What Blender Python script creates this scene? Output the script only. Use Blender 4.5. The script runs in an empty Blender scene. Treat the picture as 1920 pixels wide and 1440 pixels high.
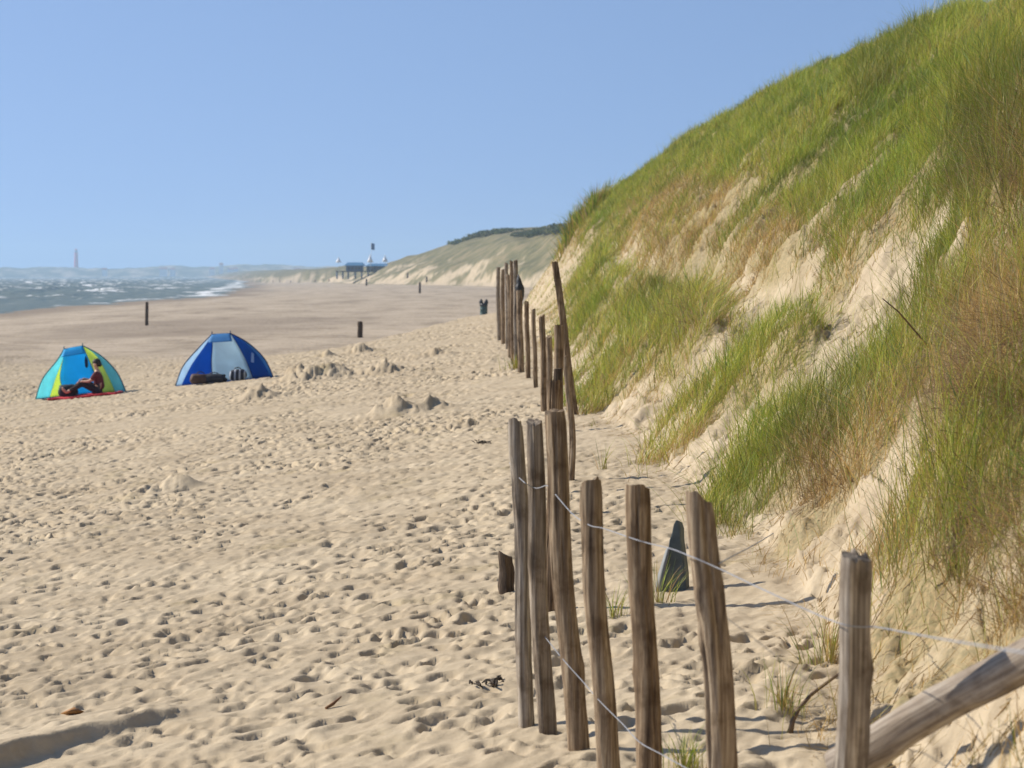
import bpy, bmesh, math, random
import numpy as np
from mathutils import Vector, Matrix, Quaternion

random.seed(7)
rng = np.random.default_rng(11)
R = math.radians
scene = bpy.context.scene
COL = scene.collection

# ------------------------------------------------------------------ camera model
# metres; eye = 4 m above the sea (z = 0), looking along +Y; pixels are those of the 1920 x 1440 photograph
EYE = 4.0
FPX = 4907.0
PITCH = math.atan(203 / FPX)
CP, SP = math.cos(PITCH), math.sin(PITCH)

def at(px, py, Y):
    u = (px - 960) / FPX; v = (720 - py) / FPX
    dy = CP + v * SP; dz = v * CP - SP
    return Vector((u * Y / dy, Y, EYE + dz * Y / dy))

def project(X, Y, Z):
    Z = Z - EYE
    d = np.maximum(Y * CP - Z * SP, .2)
    return 960 + FPX * X / d, 720 - FPX * (Y * SP + Z * CP) / d

# ------------------------------------------------------------------ noise
def _hash(ix, iy, seed):
    h = (ix.astype(np.int64) * 374761393 + iy.astype(np.int64) * 668265263 + seed * 974634777) & 0xFFFFFFFF
    h = ((h ^ (h >> 13)) * 1274126177) & 0xFFFFFFFF
    h = ((h ^ (h >> 16)) * 2246822519) & 0xFFFFFFFF
    return ((h ^ (h >> 15)) & 0xFFFFFF) / float(0xFFFFFF)

def vnoise(x, y, seed=0):
    x = np.asarray(x, dtype=np.float64); y = np.asarray(y, dtype=np.float64)
    ix = np.floor(x); iy = np.floor(y)
    fx = x - ix; fy = y - iy
    fx = fx * fx * fx * (fx * (fx * 6 - 15) + 10); fy = fy * fy * fy * (fy * (fy * 6 - 15) + 10)
    a = _hash(ix, iy, seed); b = _hash(ix + 1, iy, seed)
    c = _hash(ix, iy + 1, seed); d = _hash(ix + 1, iy + 1, seed)
    return (a + (b - a) * fx) * (1 - fy) + (c + (d - c) * fx) * fy - .5

def fbm(x, y, seed=0, octv=4, gain=.5):
    t = 0.; a = 1.
    for k in range(octv):
        t = t + a * vnoise(x * 2 ** k + 13.1 * k, y * 2 ** k - 7.7 * k, seed + k)
        a *= gain
    return t

def sstep(a, b, x):
    t = np.clip((x - a) / (b - a), 0, 1)
    return t * t * (3 - 2 * t)

# ------------------------------------------------------------------ terrain
FOOT_Y = [-40, 5, 7, 10, 12, 14.7, 18, 24, 34, 50, 75, 100, 150, 200, 300, 600, 800, 1000, 1150, 1500, 7500]
FOOT_X = [1.0, 1.0, 1.02, 1.3, 1.5, 1.62, 1.5, 1.32, 1.1, 1.0, .75, .55, .5, 4.5, 8, 9, -32, -62, -75, -140, -900]
BROW_Y = [-40, 7, 20, 37, 46, 55, 65, 80, 100, 120, 130, 140, 150, 170, 200, 300, 600, 800, 900, 1000, 1100, 1300, 7500]
BROW_X = [4.6, 4.7, 5.6, 6.6, 6.9, 7.2, 7.4, 7.2, 6.1, 5.1, 4.4, 3.7, 3.1, 5, 11, 15, 20, -5, -17, -33, -52, -90, -840]
BROW_Z = [2.2, 2.3, 2.4, 2.9, 3.55, 4.05, 4.45, 4.72, 4.32, 3.85, 3.35, 2.6, 1.9, 2.2, 4, 6, 8.6, 11.6, 11.4, 8.6, 3.0, 3, 8]

def footx(Y):
    f = np.interp(Y, FOOT_Y, FOOT_X)
    return f + np.where(Y < 160, .12, 2.5) * fbm(np.log(np.maximum(Y, 1)) * 9, Y * 0 + 3.3, 51, 3)

def coastx(Y):
    b = np.maximum(0, Y - 520)
    return -56 - .1 * b - 5 * vnoise(Y / 90, Y * 0, 5) - 3 * vnoise(Y / 33, Y * 0, 6)

# sand mounds (photo pixel x, y, width px, height px)
MOUND_PX = [(335, 915, 75, 34), (270, 925, 110, 16), (735, 777, 95, 40), (805, 768, 80, 26), (478, 748, 80, 32),
            (590, 712, 130, 30), (640, 706, 60, 16), (720, 698, 70, 32), (800, 670, 110, 20), (675, 660, 50, 20),
            (612, 668, 40, 18), (560, 700, 60, 22), (915, 680, 70, 14), (680, 925, 130, 12), (1000, 868, 60, 12),
            (860, 800, 90, 10), (430, 775, 60, 12), (240, 780, 110, 10)]
MOUNDS = []
SHADE_BANK = ((-2.25, 11.15), (-1.42, 12.25))

def smax(a, b, k):
    h = np.clip(.5 + .5 * (a - b) / k, 0, 1)
    return b + (a - b) * h + k * h * (1 - h)

TS, TC = 800, .02                                  # footprint tile: 16 m at 2 cm
def make_tile(seed, n, a0):
    r = np.random.default_rng(seed)
    T = np.zeros((TS, TS))
    for k in range(n):
        cx, cy = r.uniform(0, TS, 2); a = r.normal(a0, .55)
        big = r.uniform() < .27; L = (r.uniform(.07, .13) if big else r.uniform(.03, .075)) / TC; W = L * r.uniform(.4, .7); d = r.uniform(.022, .050) if big else r.uniform(.014, .032)
        rad = int(L * 2.4) + 2
        g = np.arange(-rad, rad + 1)
        xx, yy = np.meshgrid(g, g)
        ca, sa = math.cos(a), math.sin(a)
        p = (xx * ca + yy * sa) / L; q = (-xx * sa + yy * ca) / W
        rr = np.sqrt(p * p + q * q)
        edge = rr + .25 * np.sin(np.arctan2(q, p) * 3 + r.uniform(0, 6))
        k_ = -d * 1.25 * (1 - sstep(.72, 1.02, edge)) * np.clip(.62 - .5 * (xx * .93 - yy * .3) / L, 0, 1.15) + d * .22 * np.exp(-((rr - 1.4) / .3) ** 2)
        ix = (int(cx) + g) % TS; iy = (int(cy) + g) % TS
        T[np.ix_(iy, ix)] = T[np.ix_(iy, ix)] * (1 - .6 * np.exp(-rr ** 2)) + k_
    return T
TILE_A = make_tile(3, 8500, R(62)); TILE_B = make_tile(4, 7500, R(80))

def tsample(T, x, y):
    fx = (x / TC) % TS; fy = (y / TC) % TS
    ix = np.floor(fx).astype(int); iy = np.floor(fy).astype(int)
    ax = fx - ix; ay = fy - iy
    ix %= TS; iy %= TS; jx = (ix + 1) % TS; jy = (iy + 1) % TS
    return (T[iy, ix] * (1 - ax) + T[iy, jx] * ax) * (1 - ay) + (T[jy, ix] * (1 - ax) + T[jy, jx] * ax) * ay

# bare sand / vegetation on the near dune, drawn as outlines on a 4-px raster of the dune's face and
# turned into a plant-cover map of the ground (world positions) below
GW, GH, GS = 640, 520, 4            # raster covers px -320..2240, py -320..1760
def poly_mask(polys):
    xs = (np.arange(GW) * GS - 320.)[None, :]; ys = (np.arange(GH) * GS - 320.)[:, None]
    M = np.zeros((GH, GW))
    for P in polys:
        ins = np.zeros((GH, GW), bool)
        n = len(P)
        for i in range(n):
            x1, y1 = P[i]; x2, y2 = P[(i + 1) % n]
            if y1 == y2: continue
            c = ((y1 > ys) != (y2 > ys)) & (xs < (x2 - x1) * (ys - y1) / (y2 - y1) + x1)
            ins ^= c
        M[ins] = 1
    return M
def blur(M, n):
    for _ in range(n):
        M = (np.roll(M, 1, 0) + np.roll(M, -1, 0) + M) / 3
        M = (np.roll(M, 1, 1) + np.roll(M, -1, 1) + M) / 3
    return M
def rsample(M, px, py):
    ix = np.clip(((px + 320) / GS).astype(int), 0, GW - 1); iy = np.clip(((py + 320) / GS).astype(int), 0, GH - 1)
    return M[iy, ix]
def warped(Mk, X, Y, px, py):
    wx = 60 * fbm(X * 1.9, Y * .8, 801, 4, .6); wy = 60 * fbm(X * 1.9 + 9, Y * .8, 802, 4, .6)
    return rsample(Mk, px + wx, py + wy)
GREEN = poly_mask([
    # upper slope
    [(1010, 470), (1060, 400), (1170, 320), (1260, 255), (1400, 165), (1600, 60), (1840, -30), (2240, -200), (2240, 520),
     (1800, 400), (1690, 430), (1600, 500), (1500, 540), (1420, 520), (1330, 480), (1230, 520), (1190, 440), (1120, 480), (1080, 470), (1040, 455)],
    # far toe beside the tall leaning post
    [(1060, 560), (1090, 500), (1140, 470), (1150, 520), (1190, 530), (1240, 540), (1280, 560), (1230, 610), (1160, 640), (1080, 660), (1060, 620)],
    # two buttresses between the gullies
    [(1090, 750), (1120, 690), (1200, 620), (1300, 570), (1350, 600), (1330, 640), (1260, 690), (1160, 750), (1095, 775)],
    [(1222, 862), (1250, 800), (1330, 720), (1430, 640), (1520, 585), (1540, 610), (1480, 670), (1400, 730), (1340, 800), (1290, 850)],
    # tussocks on the lower slope
    [(1330, 960), (1340, 900), (1400, 830), (1480, 770), (1600, 740), (1700, 660), (1740, 560), (1760, 480), (1830, 440), (2240, 500),
     (2240, 700), (1800, 690), (1760, 760), (1680, 800), (1600, 880), (1500, 930), (1430, 960), (1370, 1010)],
    [(1640, 1170), (1650, 1050), (1680, 930), (1760, 840), (1830, 760), (2240, 740), (2240, 1060), (1900, 1060), (1800, 1110), (1700, 1160)],
])
SPARSE = poly_mask([
    [(1180, 480), (1330, 400), (1560, 420), (1640, 480), (1600, 560), (1500, 620), (1400, 600), (1330, 640), (1200, 560)],
    [(1400, 1060), (1480, 950), (1640, 870), (1680, 900), (1640, 1000), (1640, 1100), (1500, 1090)],
    [(1520, 1300), (1640, 1150), (1900, 1080), (2240, 1060), (2240, 1240), (1920, 1210), (1640, 1400), (1500, 1440), (1440, 1420)],
    [(1010, 600), (1040, 540), (1060, 640), (1080, 690), (1050, 690)],
    [(1200, 900), (1260, 860), (1330, 850), (1320, 880)],
])
DRY = poly_mask([
    [(1150, 400), (1260, 330), (1360, 340), (1480, 420), (1600, 400), (1700, 380), (1640, 520), (1500, 560), (1330, 560), (1180, 540)],
    [(1030, 480), (1060, 430), (1090, 400), (1110, 440), (1060, 500), (1010, 540), (985, 530)],
    [(1230, 870), (1300, 780), (1400, 760), (1360, 840)], [(1100, 780), (1180, 700), (1260, 700), (1180, 760)],
    [(1440, 980), (1520, 820), (1620, 800), (1600, 900)], [(1730, 800), (1760, 600), (1840, 430), (2240, 300), (2240, 800)],
    [(1500, 1440), (1560, 1220), (1900, 1050), (2240, 1040), (2240, 1440)], [(1870, 180), (2240, 100), (2240, 420), (1860, 330)],
])
BROWN_B = blur(poly_mask([[(1780, 690), (1920, 620), (2150, 580), (2150, 770), (1850, 790), (1765, 770)], [(1760, 980), (1920, 900), (2150, 880), (2150, 1090), (1800, 1120)],
    [(1860, 230), (2100, 180), (2100, 420), (1880, 400)], [(1480, 830), (1560, 790), (1590, 880), (1500, 960)], [(1260, 560), (1340, 580), (1310, 640), (1260, 610)], [(1340, 600), (1420, 560), (1410, 640), (1350, 660)]]), 4)
DARK_B = blur(poly_mask([[(1590, 190), (1620, 120), (1740, 50), (1760, 70), (1690, 120), (1640, 185)], [(1765, 400), (1790, 220), (1850, 150), (1960, 120), (1960, 300), (1860, 420)],
    [(1170, 560), (1200, 520), (1290, 540), (1230, 590)], [(1480, 880), (1500, 790), (1560, 780), (1590, 850), (1540, 920)], [(1640, 560), (1740, 480), (1770, 540), (1740, 640)], [(1240, 370), (1290, 330), (1320, 370), (1270, 400)]]), 5)
BARE_B = blur(poly_mask([[(1550, 575), (1640, 510), (1740, 440), (1790, 395), (1740, 480), (1720, 570), (1660, 650), (1600, 720), (1500, 765), (1465, 755), (1525, 660)],
    [(1085, 860), (1100, 810), (1230, 745), (1330, 665), (1400, 590), (1440, 590), (1360, 690), (1280, 760), (1205, 850)], [(1340, 850), (1440, 750), (1520, 690), (1560, 650), (1540, 700), (1450, 770), (1380, 850)],
    [(1130, 535), (1150, 480), (1175, 465), (1165, 500), (1145, 545)], [(1640, 880), (1740, 800), (1790, 790), (1700, 930), (1620, 970)], [(1060, 500), (1090, 460), (1080, 500), (1010, 570), (1000, 560)],
    [(1480, 520), (1530, 450), (1560, 440), (1530, 520), (1500, 560)], [(1390, 560), (1450, 530), (1470, 545), (1400, 600)]]), 3)
GREEN_B = blur(GREEN, 4); SPARSE_B = blur(SPARSE, 6); DRY_B = blur(DRY, 12); RIDGE_B = blur(GREEN, 10)

def ground(X, Y, detail=True):
    """height (z, sea = 0) of the sand"""
    X = np.asarray(X, dtype=np.float64); Y = np.asarray(Y, dtype=np.float64)
    fore = -1.85 + .112 * X
    fore = np.where(X > 0, -1.85 + .10 * X, fore)
    low = -3.28 - .7 * sstep(0, 1, (-24 - X) / np.maximum(-24 - coastx(Y), 4)) - .03 * np.maximum(0, coastx(Y) - X)
    low = np.maximum(low, -6.5)
    low = np.where(Y > 300, low + .55 * sstep(300, 700, Y) * sstep(coastx(Y) + 8, coastx(Y) + 40, X), low)
    ye = 90 + 46 * sstep(-6.5, -1.2, X) + 7 * fbm(X * .35, Y * .05, 8, 3)
    k = sstep(ye, ye + 22, Y)
    z = smax(fore, low, .18) * (1 - k) + low * k
    z = z + .05 * fbm(X * .45, Y * .3, 21, 3) * (1 - k) + .05 * fbm(X * .1, Y * .05, 22, 3) * k
    # the dune
    fx = footx(Y); bx = np.interp(Y, BROW_Y, BROW_X); bz = np.interp(Y, BROW_Y, BROW_Z)
    t = (X - fx) / np.maximum(bx - fx, .5)
    z0 = np.interp(Y, [0, 60, 150, 300, 600], [-1.72, -1.65, -1.6, -2.6, -2.5])
    slope_part = np.clip(t, 0, None)
    lin = slope_part - np.where(t > .72, (np.clip(t, 0, 3) - .72) ** 2 * .55, 0)
    lin = np.where(t > 1.6, 1.6 - .88 ** 2 * .55 - (t - 1.6) * .1, lin)
    lin = lin * .06 + .94 * np.where(t < .22, .22 * (np.clip(t, 0, 1) / .22) ** 1.35, lin)
    face = z0 + (bz - z0) * lin / .93
    near = Y < 165
    rel = sstep(.02, .25, t) * (1 - sstep(.75, 1.05, t))
    gul = np.where(near, fbm(np.log(np.maximum(Y, 1)) * 7, t * 1.2, 61, 3) * .55 + fbm(np.log(np.maximum(Y, 1)) * 23, t * 3, 62, 3) * .16,
                   2.6 * fbm(Y / 60, t * 1.5, 63, 4))
    top = np.where(near, .35 * fbm(Y / 9, X / 3, 71, 3), 1.2 * fbm(Y / 70, X / 20, 72, 3)) * sstep(.6, 1., t)
    face = face + gul * rel + top
    dune_w = sstep(-.02, .06, t)
    z = np.where(t > 0, np.maximum(z * (1 - dune_w) + face * dune_w, np.minimum(z, face)), z)
    if not detail:
        return z + EYE
    # plants hold the sand up on the buttresses
    px, py = project(X, Y, z + EYE)
    onf = (Y > 5) & (Y < 160) & (t > .02)
    z = z + np.where(onf, (rsample(RIDGE_B, px, py) - .5) * .010 * np.clip(Y, 0, 34) * sstep(.02, .12, t) * (1 - sstep(.7, .9, t)), 0)
    z = z + np.where(onf, .30 * fbm(X * 1.5, Y * .9, 66, 3, .55) * sstep(.1, .4, t), 0)
    led = (z * 1.9 + 1.6 * fbm(X * .9, Y * .6, 67, 3)) % 1.
    z = z + np.where(onf, .085 * (led - .5) * sstep(.05, .15, t) * (1 - sstep(.55, .8, t)) * sstep(-.1, .2, fbm(X * .8, Y * .5, 68, 2) + .05), 0)
    # mounds of dug sand
    for (mx, my, w, h, s) in MOUNDS:
        dx = (X - mx) / w; dyy = (Y - my) / (w * 1.1)
        r2 = dx * dx + dyy * dyy
        m = r2 < 6
        if m.any():
            rr = r2[m]; xm = X[m]; ym = Y[m]
            z[m] += h * np.exp(-rr * 1.6) * (1. + 1.0 * fbm(xm * 3, ym * 2.2, s, 4, .6) + .5 * np.abs(vnoise(xm * 8, ym * 3, s + 9))) + .03 * np.exp(-rr * .9) * fbm(xm * 20, ym * 12, s + 3, 2)
    # low sand bank added at the bottom left, shaped to give a shadow band
    (ax, ay), (bx2, by2) = SHADE_BANK
    ln = math.hypot(bx2 - ax, by2 - ay); ex, ey = (bx2 - ax) / ln, (by2 - ay) / ln
    al = ((X - ax) * ex + (Y - ay) * ey) / ln; pe = (X - ax) * ey - (Y - ay) * ex + .10 * fbm(X * 2.5, Y * 2.5, 47, 3)    # pe > 0: camera side
    w_ = np.exp(-np.clip(np.abs(al - .35) - .35, 0, 9) ** 2 / .035) * (1.25 - .8 * np.clip(al, 0, 1))
    z = z + w_ * (.078 * np.exp(-(np.clip(-pe, 0, 9) / .5) ** 2) * (pe < 0) + .078 * (pe >= 0) * np.exp(-(pe / .05) ** 2))
    # footprints, wind ripples
    a = R(24)
    f = tsample(TILE_A, X, Y) + .85 * tsample(TILE_B, X * math.cos(a) + Y * math.sin(a) + 3.3, -X * math.sin(a) + Y * math.cos(a) + 5.1)
    amp = (1 - .7 * k) * (1 - .9 * sstep(.0, .2, t)) * (.62 + 1.5 * np.clip(fbm(X * .42, Y * .2, 33, 3) + .22, -.3, .62))
    amp = amp * (1 - .45 * sstep(-.3, 1.2, X) * (Y > 13))
    z = z + f * amp * (.95 + .95 * sstep(16, 55, Y))
    z = z + (.016 * fbm(X * 2.4, Y * 1.9, 41, 3, .6) + .016 * fbm(X * 8 - Y * 3.2, Y * 3.0, 42, 3, .6)) * (1 - .7 * k)
    z = z + np.where(onf, .08 * fbm(X * 4, Y * 3, 44, 5, .62) + .045 * fbm(X * 14, Y * 7, 45, 3, .6) + .12 * np.abs(vnoise(X * 1.6 - Y * .3, Y * 2.4, 46)) - .05 * sstep(.1, .4, fbm(Y * 3.1, X * .7, 48, 3)), 0)
    return z + EYE

def hit(px, py, detail=False, y0=5., y1=1400.):
    Ys = np.exp(np.linspace(math.log(y0), math.log(y1), 6000))
    u = (px - 960) / FPX; v = (720 - py) / FPX
    dy = CP + v * SP; dz = v * CP - SP
    X = u * Ys / dy; Z = EYE + dz * Ys / dy
    g = ground(X, Ys, detail)
    i = np.argmax(Z <= g)
    if not (Z <= g).any(): i = len(Ys) - 1
    return Vector((X[i], Ys[i], g[i]))

for i, (px, py, w, h) in enumerate(MOUND_PX):
    p = hit(px, py)
    MOUNDS.append((p.x, p.y, w * p.y / FPX * .6, h * p.y / FPX * .68, 200 + 17 * i))

def gz(x, y, detail=True):
    return float(ground(np.array([x]), np.array([y]), detail)[0])

# ------------------------------------------------------------------ materials
def mat(name):
    m = bpy.data.materials.new(name); m.use_nodes = True
    nt = m.node_tree
    return m, nt, nt.nodes['Principled BSDF']

def N(nt, typ, **kw):
    n = nt.nodes.new(typ)
    for k, v in kw.items():
        if k in n.inputs: n.inputs[k].default_value = v
        else: setattr(n, k, v)
    return n

def ramp(nt, src, stops):
    r = nt.nodes.new('ShaderNodeValToRGB')
    e = r.color_ramp.elements
    while len(e) < len(stops): e.new(.5)
    for el, (p, c) in zip(e, stops):
        el.position = p; el.color = (*c, 1) if len(c) == 3 else c
    nt.links.new(src, r.inputs[0])
    return r

def mix(nt, fac, a, b, blend='MIX'):
    m = nt.nodes.new('ShaderNodeMix'); m.data_type = 'RGBA'; m.blend_type = blend
    for sock, val in ((m.inputs[0], fac), (m.inputs[6], a), (m.inputs[7], b)):
        if hasattr(val, 'is_linked') or isinstance(val, bpy.types.NodeSocket): nt.links.new(val, sock)
        elif isinstance(val, (tuple, list)): sock.default_value = (*val, 1) if len(val) == 3 else val
        else: sock.default_value = val
    return m.outputs[2]

def bump(nt, bsdf, h, strength=.3, dist=.02):
    b = nt.nodes.new('ShaderNodeBump'); b.inputs['Strength'].default_value = strength; b.inputs['Distance'].default_value = dist
    nt.links.new(h, b.inputs['Height']); nt.links.new(b.outputs[0], bsdf.inputs['Normal'])

def plain(name, col, rough=.7, var=.12, scale=8., spec=.3, bumps=0.):
    m, nt, b = mat(name)
    tc = N(nt, 'ShaderNodeTexCoord')
    n = N(nt, 'ShaderNodeTexNoise', Scale=scale, Detail=5.)
    nt.links.new(tc.outputs['Object'], n.inputs['Vector'])
    lo = tuple(c * (1 - var) for c in col); hi = tuple(min(1, c * (1 + var)) for c in col)
    r = ramp(nt, n.outputs['Fac'], [(.3, lo), (.7, hi)])
    nt.links.new(r.outputs[0], b.inputs['Base Color'])
    b.inputs['Roughness'].default_value = rough
    b.inputs['Specular IOR Level'].default_value = spec
    if bumps: bump(nt, b, n.outputs['Fac'], bumps, .01)
    return m

def sand_material():
    m, nt, b = mat('sand')
    tc = N(nt, 'ShaderNodeTexCoord'); geo = N(nt, 'ShaderNodeNewGeometry')
    n1 = N(nt, 'ShaderNodeTexNoise', Scale=.9, Detail=6., Roughness=.6); nt.links.new(geo.outputs['Position'], n1.inputs['Vector'])
    n2 = N(nt, 'ShaderNodeTexNoise', Scale=14., Detail=6., Roughness=.65); nt.links.new(geo.outputs['Position'], n2.inputs['Vector'])
    n3 = N(nt, 'ShaderNodeTexNoise', Scale=260., Detail=3.); nt.links.new(geo.outputs['Position'], n3.inputs['Vector'])
    r1 = ramp(nt, n1.outputs['Fac'], [(.3, (.405, .325, .217)), (.5, (.475, .388, .265)), (.7, (.535, .445, .31))])
    r2 = ramp(nt, n2.outputs['Fac'], [(.3, (.82, .80, .78)), (.65, (1, 1, 1))])
    c = mix(nt, .75, r1.outputs[0], r2.outputs[0], 'MULTIPLY')
    # lower beach: firmer, browner, streaked by the tides
    wet = N(nt, 'ShaderNodeAttribute', attribute_name='wet')
    mp = N(nt, 'ShaderNodeMapping'); mp.inputs['Scale'].default_value = (.055, .012, 1); nt.links.new(geo.outputs['Position'], mp.inputs['Vector'])
    n4 = N(nt, 'ShaderNodeTexNoise', Scale=4., Detail=7., Roughness=.62); nt.links.new(mp.outputs[0], n4.inputs['Vector'])
    r4 = ramp(nt, n4.outputs['Fac'], [(.33, (.29, .235, .17)), (.45, (.41, .335, .245)), (.62, (.49, .405, .30))])
    n7 = N(nt, 'ShaderNodeTexNoise', Scale=.55, Detail=7., Roughness=.7); nt.links.new(geo.outputs['Position'], n7.inputs['Vector'])
    r7 = ramp(nt, n7.outputs['Fac'], [(.38, (.66, .64, .62)), (.52, (1, 1, 1))])
    c = mix(nt, wet.outputs['Fac'], c, mix(nt, .8, r4.outputs[0], r7.outputs[0], 'MULTIPLY'))
    damp = N(nt, 'ShaderNodeAttribute', attribute_name='damp')
    c = mix(nt, damp.outputs['Fac'], c, (.24, .19, .14))
    lit = N(nt, 'ShaderNodeAttribute', attribute_name='litter')
    n5 = N(nt, 'ShaderNodeTexNoise', Scale=38., Detail=5.); nt.links.new(geo.outputs['Position'], n5.inputs['Vector'])
    r5 = ramp(nt, n5.outputs['Fac'], [(.32, (.14, .13, .045)), (.5, (.24, .19, .075)), (.68, (.38, .27, .13))])
    c = mix(nt, lit.outputs['Fac'], c, r5.outputs[0])
    # sod seen from afar
    sod = N(nt, 'ShaderNodeAttribute', attribute_name='sod')
    n6 = N(nt, 'ShaderNodeTexNoise', Scale=.16, Detail=8., Roughness=.7); nt.links.new(geo.outputs['Position'], n6.inputs['Vector'])
    r6 = ramp(nt, n6.outputs['Fac'], [(.36, (.07, .075, .034)), (.48, (.125, .12, .055)), (.6, (.22, .18, .10))])
    c = mix(nt, sod.outputs['Fac'], c, r6.outputs[0])
    nt.links.new(c, b.inputs['Base Color'])
    b.inputs['Roughness'].default_value = .95; b.inputs['Specular IOR Level'].default_value = .15
    ad = N(nt, 'ShaderNodeMath', operation='ADD'); nt.links.new(n2.outputs['Fac'], ad.inputs[0])
    mu = N(nt, 'ShaderNodeMath', operation='MULTIPLY'); mu.inputs[1].default_value = .12
    nt.links.new(n3.outputs['Fac'], mu.inputs[0]); nt.links.new(mu.outputs[0], ad.inputs[1])
    bump(nt, b, ad.outputs[0], .5, .018)
    return m

def wood_material(name, a, bcol, ccol, sc=1.):
    m, nt, b = mat(name)
    tc = N(nt, 'ShaderNodeTexCoord'); oi = N(nt, 'ShaderNodeObjectInfo')
    add = N(nt, 'ShaderNodeVectorMath', operation='ADD'); nt.links.new(tc.outputs['Object'], add.inputs[0])
    cmb = N(nt, 'ShaderNodeCombineXYZ'); mul = N(nt, 'ShaderNodeMath', operation='MULTIPLY'); mul.inputs[1].default_value = 37.
    nt.links.new(oi.outputs['Random'], mul.inputs[0])
    for k in range(3): nt.links.new(mul.outputs[0], cmb.inputs[k])
    nt.links.new(cmb.outputs[0], add.inputs[1])
    mp = N(nt, 'ShaderNodeMapping'); mp.inputs['Scale'].default_value = (60 * sc, 60 * sc, 2.2 * sc); nt.links.new(add.outputs[0], mp.inputs['Vector'])
    g = N(nt, 'ShaderNodeTexNoise', Scale=1., Detail=8., Roughness=.7); nt.links.new(mp.outputs[0], g.inputs['Vector'])
    blot = N(nt, 'ShaderNodeTexNoise', Scale=7. * sc, Detail=5., Roughness=.6); nt.links.new(add.outputs[0], blot.inputs['Vector'])
    r1 = ramp(nt, g.outputs['Fac'], [(.34, a), (.5, bcol), (.66, ccol)])
    r2 = ramp(nt, blot.outputs['Fac'], [(.36, (.42, .36, .30)), (.46, (.8, .76, .72)), (.62, (1, 1, 1))])
    c = mix(nt, .8, r1.outputs[0], r2.outputs[0], 'MULTIPLY')
    # each post weathered a little differently
    r3 = ramp(nt, oi.outputs['Random'], [(0., (.78, .70, .62)), (.5, (1, .95, .88)), (1., (1.12, 1.12, 1.12))])
    c = mix(nt, 1., c, r3.outputs[0], 'MULTIPLY')
    nt.links.new(c, b.inputs['Base Color'])
    b.inputs['Roughness'].default_value = .85; b.inputs['Specular IOR Level'].default_value = .2
    bump(nt, b, g.outputs['Fac'], .7, .006)
    return m

def grass_material(name):
    m, nt, b = mat(name)
    at_ = N(nt, 'ShaderNodeAttribute', attribute_name='col')
    nt.links.new(at_.outputs['Color'], b.inputs['Base Color'])
    b.inputs['Roughness'].default_value = .55; b.inputs['Specular IOR Level'].default_value = .25
    tr = N(nt, 'ShaderNodeBsdfTranslucent'); nt.links.new(at_.outputs['Color'], tr.inputs['Color'])
    ms = N(nt, 'ShaderNodeMixShader'); ms.inputs[0].default_value = .34
    nt.links.new(b.outputs[0], ms.inputs[1]); nt.links.new(tr.outputs[0], ms.inputs[2])
    nt.links.new(ms.outputs[0], nt.nodes['Material Output'].inputs['Surface'])
    return m

def fabric(name, col, var=.06):
    m, nt, b = mat(name)
    tc = N(nt, 'ShaderNodeTexCoord')
    n = N(nt, 'ShaderNodeTexNoise', Scale=3.5, Detail=4.); nt.links.new(tc.outputs['Object'], n.inputs['Vector'])
    lo = tuple(c * (1 - var) for c in col); hi = tuple(min(1, c * (1 + var)) for c in col)
    r = ramp(nt, n.outputs['Fac'], [(.3, lo), (.7, hi)])
    nt.links.new(r.outputs[0], b.inputs['Base Color']); b.inputs['Roughness'].default_value = .6
    b.inputs['Specular IOR Level'].default_value = .3
    bump(nt, b, n.outputs['Fac'], .5, .05)
    tr = N(nt, 'ShaderNodeBsdfTranslucent'); nt.links.new(r.outputs[0], tr.inputs['Color'])
    ms = N(nt, 'ShaderNodeMixShader'); ms.inputs[0].default_value = .6
    nt.links.new(b.outputs[0], ms.inputs[1]); nt.links.new(tr.outputs[0], ms.inputs[2])
    nt.links.new(ms.outputs[0], nt.nodes['Material Output'].inputs['Surface'])
    return m

def sea_material():
    m, nt, b = mat('sea_water')
    geo = N(nt, 'ShaderNodeNewGeometry')
    mp = N(nt, 'ShaderNodeMapping'); mp.inputs['Scale'].default_value = (.35, .12, 1); nt.links.new(geo.outputs['Position'], mp.inputs['Vector'])
    n = N(nt, 'ShaderNodeTexNoise', Scale=1., Detail=6., Roughness=.65); nt.links.new(mp.outputs[0], n.inputs['Vector'])
    r = ramp(nt, n.outputs['Fac'], [(.35, (.075, .11, .092)), (.6, (.165, .19, .145))])
    f = N(nt, 'ShaderNodeAttribute', attribute_name='foam')
    c = mix(nt, f.outputs['Fac'], r.outputs[0], (.72, .74, .73))
    nt.links.new(c, b.inputs['Base Color'])
    rr = N(nt, 'ShaderNodeMapRange'); rr.inputs[3].default_value = .42; rr.inputs[4].default_value = .9
    nt.links.new(f.outputs['Fac'], rr.inputs[0]); nt.links.new(rr.outputs[0], b.inputs['Roughness'])
    b.inputs['Specular IOR Level'].default_value = .16
    bump(nt, b, n.outputs['Fac'], .6, .5)
    return m

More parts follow.
